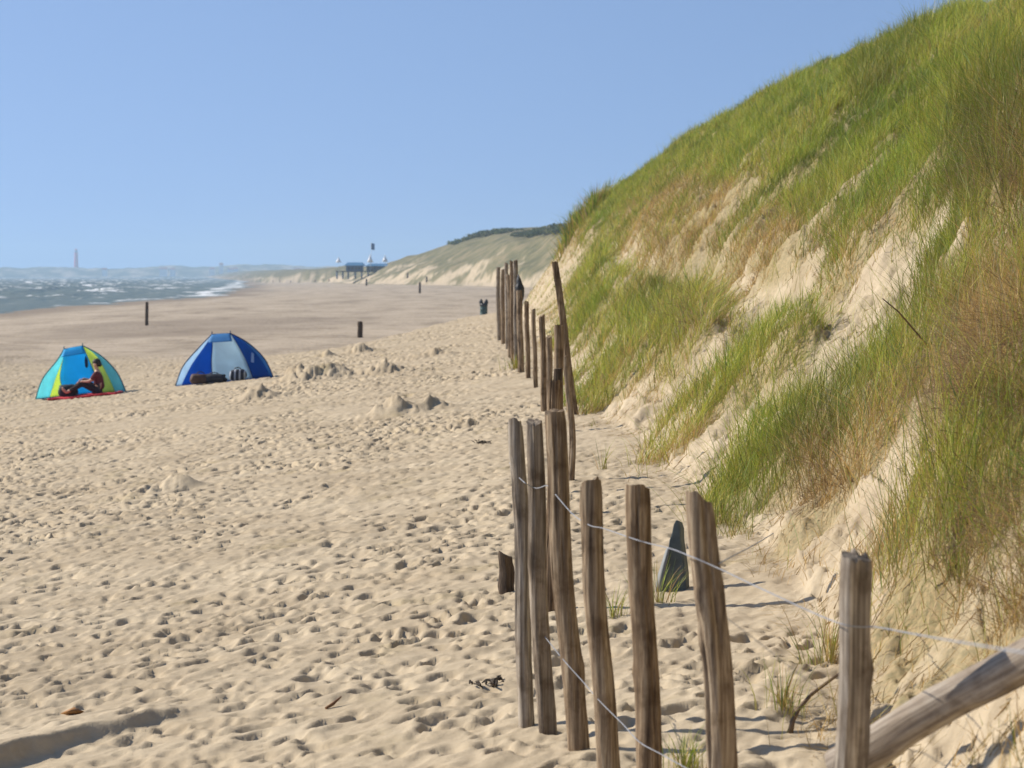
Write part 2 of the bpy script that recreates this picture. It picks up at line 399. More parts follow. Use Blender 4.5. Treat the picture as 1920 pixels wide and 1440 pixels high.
M = {}
M['sand'] = sand_material()
M['wood'] = wood_material('weathered_wood', (.085, .06, .04), (.235, .175, .115), (.47, .385, .27))
M['grey_wood'] = wood_material('grey_weathered_wood', (.09, .075, .06), (.24, .205, .165), (.48, .425, .345))
M['pale_wood'] = wood_material('pale_weathered_wood', (.19, .165, .14), (.38, .345, .30), (.56, .53, .47))
M['dark_wood'] = wood_material('dark_tarred_wood', (.04, .03, .022), (.09, .068, .05), (.16, .125, .095))
M['grass'] = grass_material('grass_blades')
M['sea'] = sea_material()
M['wire'] = plain('galvanised_wire', (.27, .28, .30), .5, .2, 30, .4)
M['black'] = plain('black_plastic', (.022, .022, .024), .5, .3, 20, .4)
M['slate'] = plain('grey_slate', (.085, .105, .105), .7, .3, 9, .3, .3)
M['slate_pale'] = plain('pale_slate_edge', (.22, .23, .225), .8, .2, 9, .3, .3)
M['dead'] = plain('dead_stem', (.16, .11, .07), .8, .3, 20, .2, .3)
M['weed'] = plain('dry_seaweed', (.055, .042, .03), .8, .4, 30, .2, .4)
M['skin'] = plain('skin', (.56, .33, .22), .5, .08, 12, .4)

# ------------------------------------------------------------------ object helpers
def tag(o, label=None, cat=None, group=None, kind=None):
    if label: o['label'] = label
    if cat: o['category'] = cat
    if group: o['group'] = group
    if kind: o['kind'] = kind
    return o

def link(o, parent=None):
    COL.objects.link(o)
    if parent is not None: o.parent = parent
    return o

def empty(name, loc=(0, 0, 0), rot=(0, 0, 0)):
    o = bpy.data.objects.new(name, None); o.location = loc; o.rotation_euler = rot; o.empty_display_size = .2
    return link(o)

def np_mesh(name, V, F, smooth=True, material=None, attrs=None):
    """V (n,3), F (m,4) quads"""
    me = bpy.data.meshes.new(name)
    V = np.ascontiguousarray(V, dtype=np.float32); F = np.ascontiguousarray(F, dtype=np.int32)
    me.vertices.add(len(V)); me.vertices.foreach_set('co', V.ravel())
    me.loops.add(F.size); me.loops.foreach_set('vertex_index', F.ravel())
    me.polygons.add(len(F)); me.polygons.foreach_set('loop_start', np.arange(0, F.size, F.shape[1], dtype=np.int32))
    me.update(calc_edges=True)
    if smooth: me.polygons.foreach_set('use_smooth', np.ones(len(F), dtype=bool))
    for k, a in (attrs or {}).items():
        if a.ndim == 1:
            at_ = me.attributes.new(k, 'FLOAT', 'POINT'); at_.data.foreach_set('value', a.astype(np.float32))
        else:
            at_ = me.attributes.new(k, 'FLOAT_COLOR', 'POINT'); at_.data.foreach_set('color', np.ascontiguousarray(a, dtype=np.float32).ravel())
    if material: me.materials.append(material)
    return me

class MB:
    """collects shapes into one mesh"""
    def __init__(self): self.v = []; self.f = []
    def add(self, vs, fs):
        o = len(self.v); self.v += [tuple(p) for p in vs]; self.f += [tuple(i + o for i in f) for f in fs]
        return self
    def box(self, c, s, rot=None, bev=0):
        bm = bmesh.new(); bmesh.ops.create_cube(bm, size=1)
        for v in bm.verts: v.co = Vector((v.co.x * s[0], v.co.y * s[1], v.co.z * s[2]))
        if bev: bmesh.ops.bevel(bm, geom=bm.edges[:], offset=bev, segments=2, affect='EDGES', profile=.5)
        mt = Matrix.Translation(c) @ (rot.to_4x4() if rot is not None else Matrix())
        bm.transform(mt); bm.verts.index_update()
        self.add([v.co for v in bm.verts], [[v.index for v in f.verts] for f in bm.faces]); bm.free()
        return self
    def tube(self, pts, rad, n=10, cap=True):
        pts = [Vector(p) for p in pts]
        if not hasattr(rad, '__len__'): rad = [rad] * len(pts)
        t0 = (pts[1] - pts[0]).normalized()
        ref = Vector((1, 0, 0)) if abs(t0.x) < .8 else Vector((0, 1, 0))
        vs = []; fs = []
        for i, p in enumerate(pts):
            t = (pts[min(i + 1, len(pts) - 1)] - pts[max(i - 1, 0)]).normalized()
            a = (ref - t * ref.dot(t)).normalized(); b = t.cross(a); ref = a
            for k in range(n):
                th = 2 * math.pi * k / n
                vs.append(p + (a * math.cos(th) + b * math.sin(th)) * rad[i])
        for i in range(len(pts) - 1):
            for k in range(n):
                fs.append((i * n + k, i * n + (k + 1) % n, (i + 1) * n + (k + 1) % n, (i + 1) * n + k))
        if cap:
            fs.append(tuple(reversed(range(n)))); fs.append(tuple((len(pts) - 1) * n + k for k in range(n)))
        return self.add(vs, fs)
    def lathe(self, prof, n=16, c=(0, 0, 0)):
        vs = []; fs = []
        for r, z in prof:
            for k in range(n):
                th = 2 * math.pi * k / n
                vs.append((c[0] + r * math.cos(th), c[1] + r * math.sin(th), c[2] + z))
        for i in range(len(prof) - 1):
            for k in range(n):
                fs.append((i * n + k, i * n + (k + 1) % n, (i + 1) * n + (k + 1) % n, (i + 1) * n + k))
        fs.append(tuple(reversed(range(n)))); fs.append(tuple((len(prof) - 1) * n + k for k in range(n)))
        return self.add(vs, fs)
    def build(self, name, material, parent=None, smooth=True, loc=None):
        me = bpy.data.meshes.new(name); me.from_pydata([tuple(p) for p in self.v], [], self.f); me.update()
        if smooth:
            me.polygons.foreach_set('use_smooth', [len(p.vertices) <= 4 for p in me.polygons])
        me.materials.append(material)
        o = bpy.data.objects.new(name, me)
        if loc is not None: o.location = loc
        return link(o, parent)

def sharp(o, ang=40):
    me = o.data
    me.set_sharp_from_angle(angle=R(ang))
    return o

# ------------------------------------------------------------------ beach and dune
rows = np.concatenate([np.array([-30, -20, -12, -6, -2, 0, 2, 3, 4]), np.exp(np.linspace(math.log(4.6), math.log(160), 1400)),
                       np.exp(np.linspace(math.log(161), math.log(1250), 330)), np.exp(np.linspace(math.log(1300), math.log(7000), 24))])
NC = 900
s = np.linspace(-1, 1, NC)
YY = np.repeat(rows[:, None], NC, 1)
XX = s[None, :] * (np.abs(YY) * .235 + 3.2)
ZZ = ground(XX.ravel(), YY.ravel()).reshape(XX.shape)
fx = footx(YY); bx = np.interp(YY, BROW_Y, BROW_X)
tt = (XX - fx) / np.maximum(bx - fx, .5)
PX, PY = project(XX, YY, ZZ)
nearY = (YY > 5) & (YY < 165)
veg = np.where(nearY, np.clip(warped(GREEN_B, XX, YY, PX, PY) + .5 * warped(SPARSE_B, XX, YY, PX, PY), 0, 1), 0) * sstep(-.02, .05, tt)
veg = np.where(tt > .92, np.maximum(veg, nearY * 1.), veg)
nn = fbm(XX * 1.7, YY * 1.2, 90, 4)
litter = (1 - .6 * rsample(BARE_B, PX, PY)) * np.clip(sstep(.25, .75, veg + nn * .8) * .6 + .42 * sstep(.03, .2, tt) * (YY < 165) * sstep(-.25, .3, fbm(XX * 2.3 - YY * .4, YY * 1.1, 95, 4)), 0, .8)
far_sod = np.where(YY >= 165, sstep(.10, .5, tt + .16 + .75 * fbm(YY / 16, tt * 4.0 + XX / 30, 91, 5, .7)) * .95, 0)
kk = sstep(90 + 46 * sstep(-6.5, -1.2, XX), 112 + 46 * sstep(-6.5, -1.2, XX), YY + 10 * fbm(XX * .4, YY * .08, 93, 3))
wet = kk * (1 - sstep(.0, .12, tt)) * (1 - .6 * sstep(400, 600, YY) * sstep(-.8, -.1, tt))
cx = coastx(YY)
damp = np.clip(sstep(12, 2, XX - cx) * .8 * (YY > 150) + .55 * kk * sstep(.26, .5, fbm(XX * .045, YY * .012, 97, 4)) * (tt < -.3), 0, .85)
V = np.stack([XX, YY, ZZ], -1).reshape(-1, 3)
NR = len(rows)
idx = np.arange(NR * NC).reshape(NR, NC)
F = np.stack([idx[:-1, :-1], idx[:-1, 1:], idx[1:, 1:], idx[1:, :-1]], -1).reshape(-1, 4)
is_dune = ((tt[:-1, :-1] + tt[1:, 1:]) * .5 > .0).ravel()
A = {'wet': wet.ravel(), 'damp': damp.ravel(), 'litter': litter.ravel(), 'sod': far_sod.ravel()}
def submesh(name, sel):
    f = F[sel]; used = np.unique(f); remap = np.zeros(len(V), dtype=np.int64); remap[used] = np.arange(len(used))
    me = np_mesh(name, V[used], remap[f], True, M['sand'], {k: a[used] for k, a in A.items()})
    return link(bpy.data.objects.new(name, me))
tag(submesh('beach', ~is_dune), 'pale sand beach covered in footprints, lower and browner towards the sea', 'beach', kind='structure')
tag(submesh('dune', is_dune), 'steep sand dune with eroded gullies rising right of the fence', 'dune', kind='structure')

# ------------------------------------------------------------------ sea
srows = np.exp(np.linspace(math.log(215), math.log(7200), 620)); NS = 420
sy = np.repeat(srows[:, None], NS, 1)
q = np.linspace(0, 1, NS)[None, :]
sxr = coastx(sy) + 14; sxl = -sy * .25 - 60
sx = sxl + (sxr - sxl) * q
off = coastx(sy) - sx                                   # metres off the shore line
ampw = .12 + .55 * sstep(5, 60, off)
cr = off + 9 * fbm(sx / 40, sy / 60, 120, 3)
swell = np.sin(cr / 26 * 2 * math.pi) * .35 + np.sin(cr / 11 * 2 * math.pi + 1.3 + 3 * vnoise(sy / 50, sx / 90, 124)) * .28
chop = fbm(sx / 7, sy / 14, 130, 4, .6) * 1.1
sz = (swell + chop) * ampw * np.clip(1.2 - sy / 9000, .2, 1)
fo = fbm(sx / 5, sy / 15, 140, 4, .65) + .3 * swell
foam = sstep(.41, .52, fo) * sstep(8, 30, off)
surf = sstep(.0, .30, -.12 + .55 * sstep(330, 520, sy) + 1.3 * fbm(sx / 5, sy / 26, 150, 4, .6) - .2 - np.abs(off - 3 - 5 * vnoise(sy / 70, sx * 0, 152)) / 6)
surf2 = sstep(.05, .3, .05 + fbm(sx / 5, sy / 40, 155, 4, .6) - np.abs(off - 22 - 9 * vnoise(sy / 90, sx * 0, 157)) / 5)
foam = np.clip(np.maximum(foam, np.maximum(surf, surf2)), 0, 1)
sz = sz + foam * .12
si = np.arange(sy.size).reshape(sy.shape)
SF = np.stack([si[:-1, :-1], si[:-1, 1:], si[1:, 1:], si[1:, :-1]], -1).reshape(-1, 4)
me = np_mesh('sea', np.stack([sx, sy, sz], -1).reshape(-1, 3), SF, True, M['sea'], {'foam': foam.ravel()})
tag(link(bpy.data.objects.new('sea', me)), 'choppy grey green sea with white breakers along the shore', 'sea', kind='structure')

# far coast across the bay
fxs = np.linspace(-1750, -180, 420)
prof_t = np.array([0, .12, .3, .55, .8, 1.0])
prof_h = np.array([-.1, .25, .7, 1., .9, .5])
hh = 21 + 7 * fbm(fxs / 110, fxs * 0, 160, 5, .6) + 6 * sstep(-900, -550, fxs)
hh = hh * (1 - .3 * sstep(-420, -200, fxs)) * (1 - .3 * sstep(-1000, -1400, fxs))
cv = []
for k in range(6):
    cv.append(np.stack([fxs, 5600 + prof_t[k] * 260 + fxs * .1, prof_h[k] * hh + .6 * fbm(fxs / 30, fxs * 0 + k, 165, 3) * (k > 0)], -1))
cv = np.stack(cv, 1).reshape(-1, 3)
ci = np.arange(420 * 6).reshape(420, 6)
CF = np.stack([ci[:-1, :-1], ci[1:, :-1], ci[1:, 1:], ci[:-1, 1:]], -1).reshape(-1, 4)
m, nt, b = mat('far_coast')
geo = N(nt, 'ShaderNodeNewGeometry'); n = N(nt, 'ShaderNodeTexNoise', Scale=.022, Detail=8., Roughness=.65); nt.links.new(geo.outputs['Position'], n.inputs['Vector'])
r = ramp(nt, n.outputs['Fac'], [(.38, (.05, .07, .035)), (.5, (.11, .12, .06)), (.62, (.40, .34, .25))])
nt.links.new(r.outputs[0], b.inputs['Base Color']); b.inputs['Roughness'].default_value = .95
tag(link(bpy.data.objects.new('far_coast', np_mesh('far_coast', cv, CF, True, m))), 'low hazy line of distant dunes across the bay', 'coast', kind='structure')

# ------------------------------------------------------------------ dune grass (marram): nobody could count it
def blades(P, up, lean, L, Wd, bend, colr, name, label, rootmix=1.):
    n = len(P)
    sgs = np.array([0, .34, .68, 1.0]); wf = np.array([1., .9, .6, .06])
    side = np.cross(lean, np.array([0, 0, 1.0])); sn = np.linalg.norm(side, axis=1, keepdims=True); side = side / np.maximum(sn, 1e-5)
    tw = rng.uniform(-1.2, 1.2, n)[:, None]
    side = side * np.cos(tw) + lean * np.sin(tw)
    VV = np.zeros((n, 4, 2, 3)); 
    for k in range(4):
        s_ = sgs[k]
        c = P + up * (L * (s_ - bend * .42 * s_ ** 2))[:, None] + lean * (L * (bend * s_ ** 1.7))[:, None]
        w = (Wd * wf[k] * .5)[:, None] * side
        VV[:, k, 0] = c - w; VV[:, k, 1] = c + w
    base = (np.arange(n) * 8)[:, None]
    fs = np.concatenate([base + np.array([[0, 1, 3, 2]]) + 2 * k for k in range(3)], 0)
    C = np.ones((n, 8, 4)); g_ = np.array([.55, .55, .22, .22, 0, 0, .15, .15])[None, :, None] * rootmix
    C[:, :, :3] = np.asarray(colr)[:, None, :] * (1 - g_) + np.array((.34, .235, .09))[None, None, :] * g_
    me = np_mesh(name, VV.reshape(-1, 3), fs, False, M['grass'], {'col': C.reshape(-1, 4)})
    return tag(link(bpy.data.objects.new(name, me)), label, 'grass', kind='stuff')

GREENS = np.array([(.135, .215, .022), (.21, .27, .028), (.275, .295, .034), (.36, .32, .055), (.07, .135, .034), (.165, .235, .045)]) * 1.13
STRAWS = np.array([(.40, .29, .12), (.56, .38, .13), (.42, .26, .085), (.52, .33, .10), (.22, .14, .065), (.50, .41, .22)])

def grass_field():
    NT = 105000
    # tuft centres: more per square metre close by
    lo, hi = math.log(6.5), math.log(158)
    ty = np.exp(rng.uniform(lo, hi, NT))
    f0 = footx(ty); b0 = np.interp(ty, BROW_Y, BROW_X)
    tx = f0 - .35 + rng.uniform(0, 1, NT) * (b0 - f0 + .35) * 1.28
    tz = ground(tx, ty)
    px, py = project(tx, ty, tz)
    gr = warped(GREEN_B, tx, ty, px, py); sp = warped(SPARSE_B, tx, ty, px, py); dr = warped(DRY_B, tx, ty, px, py); br = warped(BROWN_B, tx, ty, px, py)
    t = (tx - f0) / (b0 - f0)
    gr = np.where(t > .92, 1, gr)
    n1 = fbm(tx * 1.3, ty * .55, 300, 4); n2 = fbm(tx * .55, ty * .22, 310, 3); n3 = fbm(tx * 3.2, ty * 1.6, 320, 3)
    upper = sstep(.5, .7, t)
    dens = np.clip(gr * np.clip(.66 + .26 * upper + 1.2 * n1 * (1 - .85 * upper) + .9 * n3 * (1 - .7 * upper) + .12 * upper, .12, 1), 0, 1) + .34 * sp * np.clip(.4 + 2.2 * n1, .06, 1.4) + .17 * dr * (1 - gr * .5) * np.clip(.5 + 2. * n1, .05, 1) + .05 * (t > .05) * np.clip(.4 + 3 * n1, 0, 1)
    wx_ = 22 * fbm(tx * 2.5, ty * 1.2, 811, 3, .6)
    dens = np.clip(dens + .7 * br, 0, 1) * (py < 1500) * (1 - .93 * rsample(BARE_B, px + wx_, py + wx_))
    keep = rng.uniform(0, 1, NT) < dens
    tx, ty, tz, gr, sp, dr, br, n2, n3, t, upper = [a[keep] for a in (tx, ty, tz, gr, sp, dr, br, n2, n3, t, upper)]
    K = len(tx)
    nb = rng.integers(9, 18, K)
    dry_p = np.clip(.22 + .55 * dr + .9 * n2 + .36 * (1 - gr) - .10 * upper, .06, .97)
    dry_p = np.maximum(dry_p, .66 * br)
    hgt = rng.uniform(.22, .50, K) * (1 - .45 * (1 - gr)) * np.clip(1 + 1.1 * n3 + .5 * n2, .45, 1.8) * (.95 + .2 * (ty < 20)) * (1 + .35 * br)
    ti = np.repeat(np.arange(K), nb); n = len(ti)
    far = np.clip(ty[ti] / 14, 1, 12)
    rad = np.abs(rng.normal(0, 1, n)) * .075 * far ** .55; ang = rng.uniform(0, 2 * math.pi, n)
    ox = rad * np.cos(ang); oy = rad * np.sin(ang) * 1.4
    bx_ = tx[ti] + ox; by_ = ty[ti] + oy
    bz_ = ground(bx_, by_) - .015
    dry = rng.uniform(0, 1, n) < dry_p[ti]
    L = hgt[ti] * rng.uniform(.6, 1.2, n) * np.where(dry, .75, 1.)
    # tussocks lean with the sea wind (towards the land), outer blades lean out
    lean = np.stack([.55 + .5 * np.cos(ang) + rng.normal(0, .45, n), .4 * np.sin(ang) + rng.normal(0, .45, n), np.zeros(n)], 1)
    lean /= np.linalg.norm(lean, axis=1, keepdims=True)
    up = np.tile(np.array([[-.10, 0, 1.0]]), (n, 1)); up[:, :2] += rng.normal(0, .24, (n, 2)); up /= np.linalg.norm(up, axis=1, keepdims=True)
    bend = np.clip(rng.normal(.5, .28, n) + np.where(dry, .25, 0) + .25 * n3[ti], .05, 1.15)
    Wd = rng.uniform(.0026, .0050, n) * far ** .72 * np.where(dry, .8, 1)
    tk = rng.normal(0, .22, K); th_ = rng.normal(0, .9, K)
    tint = np.clip(1 + .55 * n2[ti] + .7 * n3[ti] + tk[ti] + rng.normal(0, .10, n), .4, 1.7)[:, None]
    dk = rsample(DARK_B, *project(tx, ty, tz))[ti]
    L = L * (1 + .35 * dk); tint = tint * (1 - .38 * dk[:, None])
    cg = GREENS[np.clip((rng.normal(2.3 + 3. * n2[ti] + th_[ti], .9, n)).astype(int), 0, 5)] * tint
    cs = 1.12 * STRAWS[rng.integers(0, 6, n)] * (.8 + .3 * rng.uniform(0, 1, n))[:, None]
    brn = (br[ti] > .4) & (rng.uniform(0, 1, n) < .30)
    cs = np.where(brn[:, None], np.array((.17, .105, .055))[None, :] * rng.uniform(.5, 1.5, (n, 1)), cs * (1 + .8 * tk[ti])[:, None])
    bend = np.where(brn, bend + .45, bend); lean = np.where((brn & dry)[:, None], np.array([[-.9, -.3, -.45]]) + rng.normal(0, .3, (n, 3)), lean)
    P = np.stack([bx_, by_, bz_], 1)
    # broken straws lying on the bare slope
    ns = 30000
    ly = np.exp(rng.uniform(math.log(7), math.log(70), ns)); lf = footx(ly); lx = lf - .2 + rng.uniform(0, 1, ns) * 3.4
    lz = ground(lx, ly) + .004; lz2 = ground(lx + .12, ly)
    la = rng.uniform(0, 6.28, ns); ldir = np.stack([np.cos(la), np.sin(la), np.cos(la) * np.clip((lz2 - lz) / .12, -1.2, 1.2)], 1); ldir /= np.linalg.norm(ldir, axis=1, keepdims=True)
    ls = fbm(lx * 1.1, ly * .7, 333, 3) > -.06
    P = np.concatenate([P, np.stack([lx, ly, lz], 1)[ls]]); m_ = ls.sum()
    up = np.concatenate([up, (ldir + np.array([[0, 0, .12]]))[ls]]); lean = np.concatenate([lean, np.stack([-np.sin(la), np.cos(la), 0 * la - .2], 1)[ls]])
    L = np.concatenate([L, rng.uniform(.06, .24, m_)]); Wd = np.concatenate([Wd, rng.uniform(.003, .006, m_) * np.clip(ly[ls] / 14, 1, 6) ** .7])
    bend = np.concatenate([bend, rng.uniform(0, .4, m_)]); dry = np.concatenate([dry, np.ones(m_, bool)])
    cg = np.concatenate([cg, np.zeros((m_, 3))]); cs = np.concatenate([cs, STRAWS[rng.integers(0, 6, m_)] * rng.uniform(.4, 1., (m_, 1))])
    g = ~dry
    print('grass blades', g.sum(), dry.sum(), 'tufts', K)
    blades(P[g], up[g], lean[g], L[g], Wd[g], bend[g], np.clip(cg[g], .01, 1), 'dune_grass', 'green marram grass covering the dune slope')
    blades(P[dry], up[dry], lean[dry], L[dry], Wd[dry], bend[dry], np.clip(cs[dry], .01, 1), 'dry_grass', 'straw coloured dead grass among the green on the dune')
grass_field()

# ------------------------------------------------------------------ fence posts
def post_mesh(name, H, r, seed, dx, dy, groove=None, below=.35, flat=None, wob=1., n=44, rings=40, taper=.93):
    """a split-bark round post from z = -below to z = H whose head is shifted by dx, dy; groove = (angle, half width, depth, from height)"""
    rr = np.random.default_rng(seed)
    zs = np.linspace(-below, H, rings); vs = []; fs = []
    knots = [(rr.uniform(0, 6.28), rr.uniform(.1, .95) * H, rr.uniform(.10, .22)) for _ in range(4)]
    bx_, by_ = rr.normal(0, .012, 2) * wob
    cracks = [(rr.uniform(0, 6.28), rr.uniform(.06, .12), rr.uniform(.10, .28), rr.uniform(-.2, .7) * H, rr.uniform(.4, 1.2) * H, rr.uniform(-.3, .3)) for _ in range(7)]
    tilt_ = rr.normal(0, .012, 2)
    for i, z in enumerate(zs):
        q = max(z, 0) / H
        cx_ = dx * z / H + bx_ * math.sin(q * math.pi) + .004 * math.sin(q * 9 + seed); cy_ = dy * z / H + by_ * math.sin(q * math.pi)
        for k in range(n):
            th = 2 * math.pi * k / n
            m_ = 1 + .10 * float(vnoise(math.cos(th) * 1.6 + seed, math.sin(th) * 1.6 + z * 2.2, seed)) + .07 * float(vnoise(math.cos(th) * 5 + seed, math.sin(th) * 5 + z * 9, seed + 1)) + .07 * float(vnoise(th * 1.3, z * 3.1 + seed * 1.7, seed + 2))
            for (ka, kz, ks) in knots:
                d2 = (math.remainder(th - ka, 2 * math.pi) / .5) ** 2 + ((z - kz) / .035) ** 2
                m_ += ks * math.exp(-d2)
            for (ca, cw, cd, cz, cl, ct) in cracks:
                if cz < z < cz + cl:
                    a_ = abs(math.remainder(th - ca - ct * (z - cz) - .12 * math.sin(z * 7 + ca), 2 * math.pi))
                    if a_ < cw * 1.6: m_ -= cd * (1 - a_ / (cw * 1.6)) * math.sin(math.pi * (z - cz) / cl) ** .5
            rad_ = r * m_ * (1 + (taper - 1) * q)
            if groove:
                ga, gw, gd, gz0 = groove
                if z > gz0:
                    a = abs(math.remainder(th - ga, 2 * math.pi))
                    rad_ *= 1 - gd * (1 - min(1, a / gw)) ** .6 * min(1, (z - gz0) / .12)
            if flat:
                ca_ = math.cos(th - flat[0])
                if ca_ > .05: rad_ = min(rad_, r * (flat[1] + .05 * float(vnoise(z * 6, th, seed + 8))) / ca_)
            if i == rings - 1: rad_ *= .93
            vs.append((cx_ + rad_ * math.cos(th), cy_ + rad_ * math.sin(th), z + (0 if i < rings - 2 else (.016 * float(vnoise(th * 2.5, seed * 3.3, seed)) + tilt_[0] * math.cos(th) + tilt_[1] * math.sin(th)))))
    for i in range(rings - 1):
        for k in range(n):
            fs.append((i * n + k, i * n + (k + 1) % n, (i + 1) * n + (k + 1) % n, (i + 1) * n + k))
    o = len(vs); vs.append((dx, dy, H - .004)); b = (rings - 1) * n
    for k in range(n): fs.append((b + k, b + (k + 1) % n, o))
    me = bpy.data.meshes.new(name); me.from_pydata(vs, [], fs); me.update()
    me.polygons.foreach_set('use_smooth', [True] * len(me.polygons)); me.set_sharp_from_angle(angle=R(48))
    return me

LW = 'posts of the dune fence'
POSTS = [  # label, top px, base x px, distance, width px, material, groove
    ('nearest weathered post, square cut and dark, with the log behind its foot', (1608, 1043), 1592, 7.0, 68, 'grey_wood', (R(-100), .35, .30, .45)),
    ('second nearest post, head split by a deep vertical crack', (1310, 935), 1369, 8.0, 58, 'wood', (R(-62), .42, .45, .62)),
    ('pale bowed post right of the pale straight one', (1194, 911), 1224, 8.7, 49, 'wood', None),
    ('pale straight post with flat top, left of the bowed one', (1105, 905), 1147, 9.2, 43, 'wood', None),
    ('tall thick post rising highest at the bend of the near row', (1039, 771), 1086, 9.9, 42, 'wood', None),
    ('short headed post with a chipped top, in front of the bend', (1002, 790), 1026, 10.3, 35, 'grey_wood', (R(-120), .5, .30, 1.14)),
    ('thin grey post at the left end of the near row, foot in the open sand', (968, 795), 986, 10.56, 31, 'grey_wood', None),
    ('post half hidden behind the tall thick post at the bend', (1042, 716), 1033, 14.2, 28, 'wood', None),
    ('dark topped post peeping over the bend of the near row', (1046, 692), 1052, 20.0, 18, 'dark_wood', None),
    ('slender post close against the right of the leaning tall post', (1058, 668), 1072, 22.6, 13, 'wood', None),
    ('post with a notched dark head left of the leaning tall post', (1047, 611), 1052, 21.5, 19, 'wood', (R(-80), .5, .35, 1.2)),
    ('thin short post just left of the notched dark headed one', (1029, 631), 1031, 30.0, 12, 'wood', None),
    ('very tall post leaning left, standing apart against the green slope', (1040, 491), 1077, 33.0, 14.5, 'wood', (R(185), .6, .25, 1.45)),
    ('straight post with bare foot, third from the tall far cluster', (1016, 592), 1020, 34.6, 12, 'wood', None),
    ('straight post with bare foot, second from the tall far cluster', (1000, 580), 1005, 42.5, 9, 'wood', None),
    ('straight thin post nearest the right of the tall far cluster', (987, 566), 991, 46.0, 9, 'wood', None),
    ('brown short post under the black cloth at the end of the far cluster', (973, 545), 977, 49.0, 12, 'wood', None),
    ('tallest post of the far cluster, beside the black cloth', (966, 488), 968, 51.0, 10, 'grey_wood', None),
    ('post in the middle of the far cluster with a ragged head', (960, 490), 962, 55.0, 9, 'wood', None),
    ('low post in the far cluster, its head below its neighbours', (953, 515), 956, 60.0, 8, 'wood', None),
    ('third post from the left in the far cluster', (949, 493), 952, 66.0, 8, 'grey_wood', None),
    ('second post from the left in the far cluster', (943, 505), 944, 72.0, 8, 'wood', None),
    ('last post at the left end of the far cluster, before the open beach', (934, 501), 936, 76.0, 8, 'grey_wood', None),
]
post_obj = []
for i, (lab, (tx, ty), bxp, Y, w, mt, gr) in enumerate(POSTS):
    X = (bxp - 960) / FPX * Y
    z = gz(X, Y)
    top = at(tx, ty, Y)
    me = post_mesh('fence_post', top.z - z, w / FPX * Y / 2, 40 + i, top.x - X, -.01 - .01 * random.random(), gr, wob=1.6 if i == 2 else (.3 if i == 12 else 1.), flat={0: (R(-55), .42), 1: (R(-58), .72), 3: (R(-40), .82), 5: (R(-70), .75), 10: (R(-60), .7), 12: (R(-75), .75)}.get(i))
    me.materials.append(M[mt])
    o = link(bpy.data.objects.new('fence_post', me)); o.location = (X, Y, z)
    tag(o, lab, 'post', LW); post_obj.append(o)

# black cloth snagged at the end of the far cluster
mb = MB(); c = at(975, 540, 50)
bm = bmesh.new(); bmesh.ops.create_icosphere(bm, subdivisions=4, radius=1)
for v in bm.verts:
    p = v.co
    wgt = 1 - .45 * max(0, p.z)
    k = 1 + .35 * float(vnoise(p.x * 2.2 + 5, p.z * 2.6, 401)) + .2 * float(vnoise(p.y * 6, p.z * 6, 402))
    v.co = Vector((p.x * .075 * wgt * k + .03 * p.z * -1, p.y * .07 * k, p.z * .235 * (1 + .1 * k)))
mb.add([v.co for v in bm.verts], [[v.index for v in f.verts] for f in bm.faces]); bm.free()
tag(mb.build('snagged_cloth', M['black'], loc=c), 'black cloth snagged on the last posts of the far cluster', 'cloth')

# wires
def wire(pts, label, r=.0019, group='strands of fence wire'):
    P = [at(x, y, Y) for x, y, Y in pts]
    out = []
    for i in range(len(P) - 1):            # Catmull-Rom
        p0 = P[max(i - 1, 0)]; p1 = P[i]; p2 = P[i + 1]; p3 = P[min(i + 2, len(P) - 1)]
        for k in range(8):
            t = k / 8
            out.append(.5 * ((2 * p1) + (p2 - p0) * t + (2 * p0 - 5 * p1 + 4 * p2 - p3) * t * t + (3 * p1 - p0 - 3 * p2 + p3) * t ** 3))
    out.append(P[-1])
    o = MB().tube(out, r, 6).build('fence_wire', M['wire'])
    return tag(o, label, 'wire', group)
wire([(955, 868, 14), (974, 896, 10.5), (1003, 915, 10.25), (1027, 911, 10.0), (1044, 930, 9.83), (1075, 965, 9.5), (1106, 985, 9.12), (1132, 991, 9.0), (1187, 1010, 8.63),
      (1217, 1019, 8.55), (1255, 1028, 8.3), (1285, 1039, 7.93), (1348, 1066, 7.8), (1430, 1105, 7.5), (1572, 1168, 6.94), (1645, 1176, 6.9), (1720, 1190, 6.0), (1800, 1204, 5.0), (1930, 1225, 4.0), (2060, 1240, 3.4)],
     'slack upper wire running across the heads of the near posts')
wire([(975, 1130, 10.9), (998, 1162, 10.5), (1025, 1198, 10.24), (1058, 1239, 9.85), (1092, 1277, 9.6), (1125, 1315, 9.12), (1168, 1358, 8.9), (1200, 1392, 8.62), (1243, 1416, 8.4), (1330, 1466, 7.93), (1420, 1530, 7.6)],
     'sagging lower wire crossing the near posts at knee height')
wire([(1348, 1057, 7.94), (1375, 1042, 8.6), (1410, 1024, 9.6), (1450, 1000, 11.0)], 'loose end of wire running from the cracked post to the slope', .002)

# cut log stump by the grey post, slab of slate, fallen log
p = hit(950, 1112)
me = post_mesh('log_stump', 74 / FPX * p.y, .052, 91, -.01, 0, None, .1, flat=(R(-35), .4), n=18, rings=10)
me.materials.append(M['dark_wood'])
o = link(bpy.data.objects.new('log_stump', me)); o.location = (at(953, 1112, p.y).x, p.y, gz(p.x, p.y)); o.rotation_euler = (0, 0, 0)
tag(o, 'short round stump half hidden behind the thin grey post', 'stump')

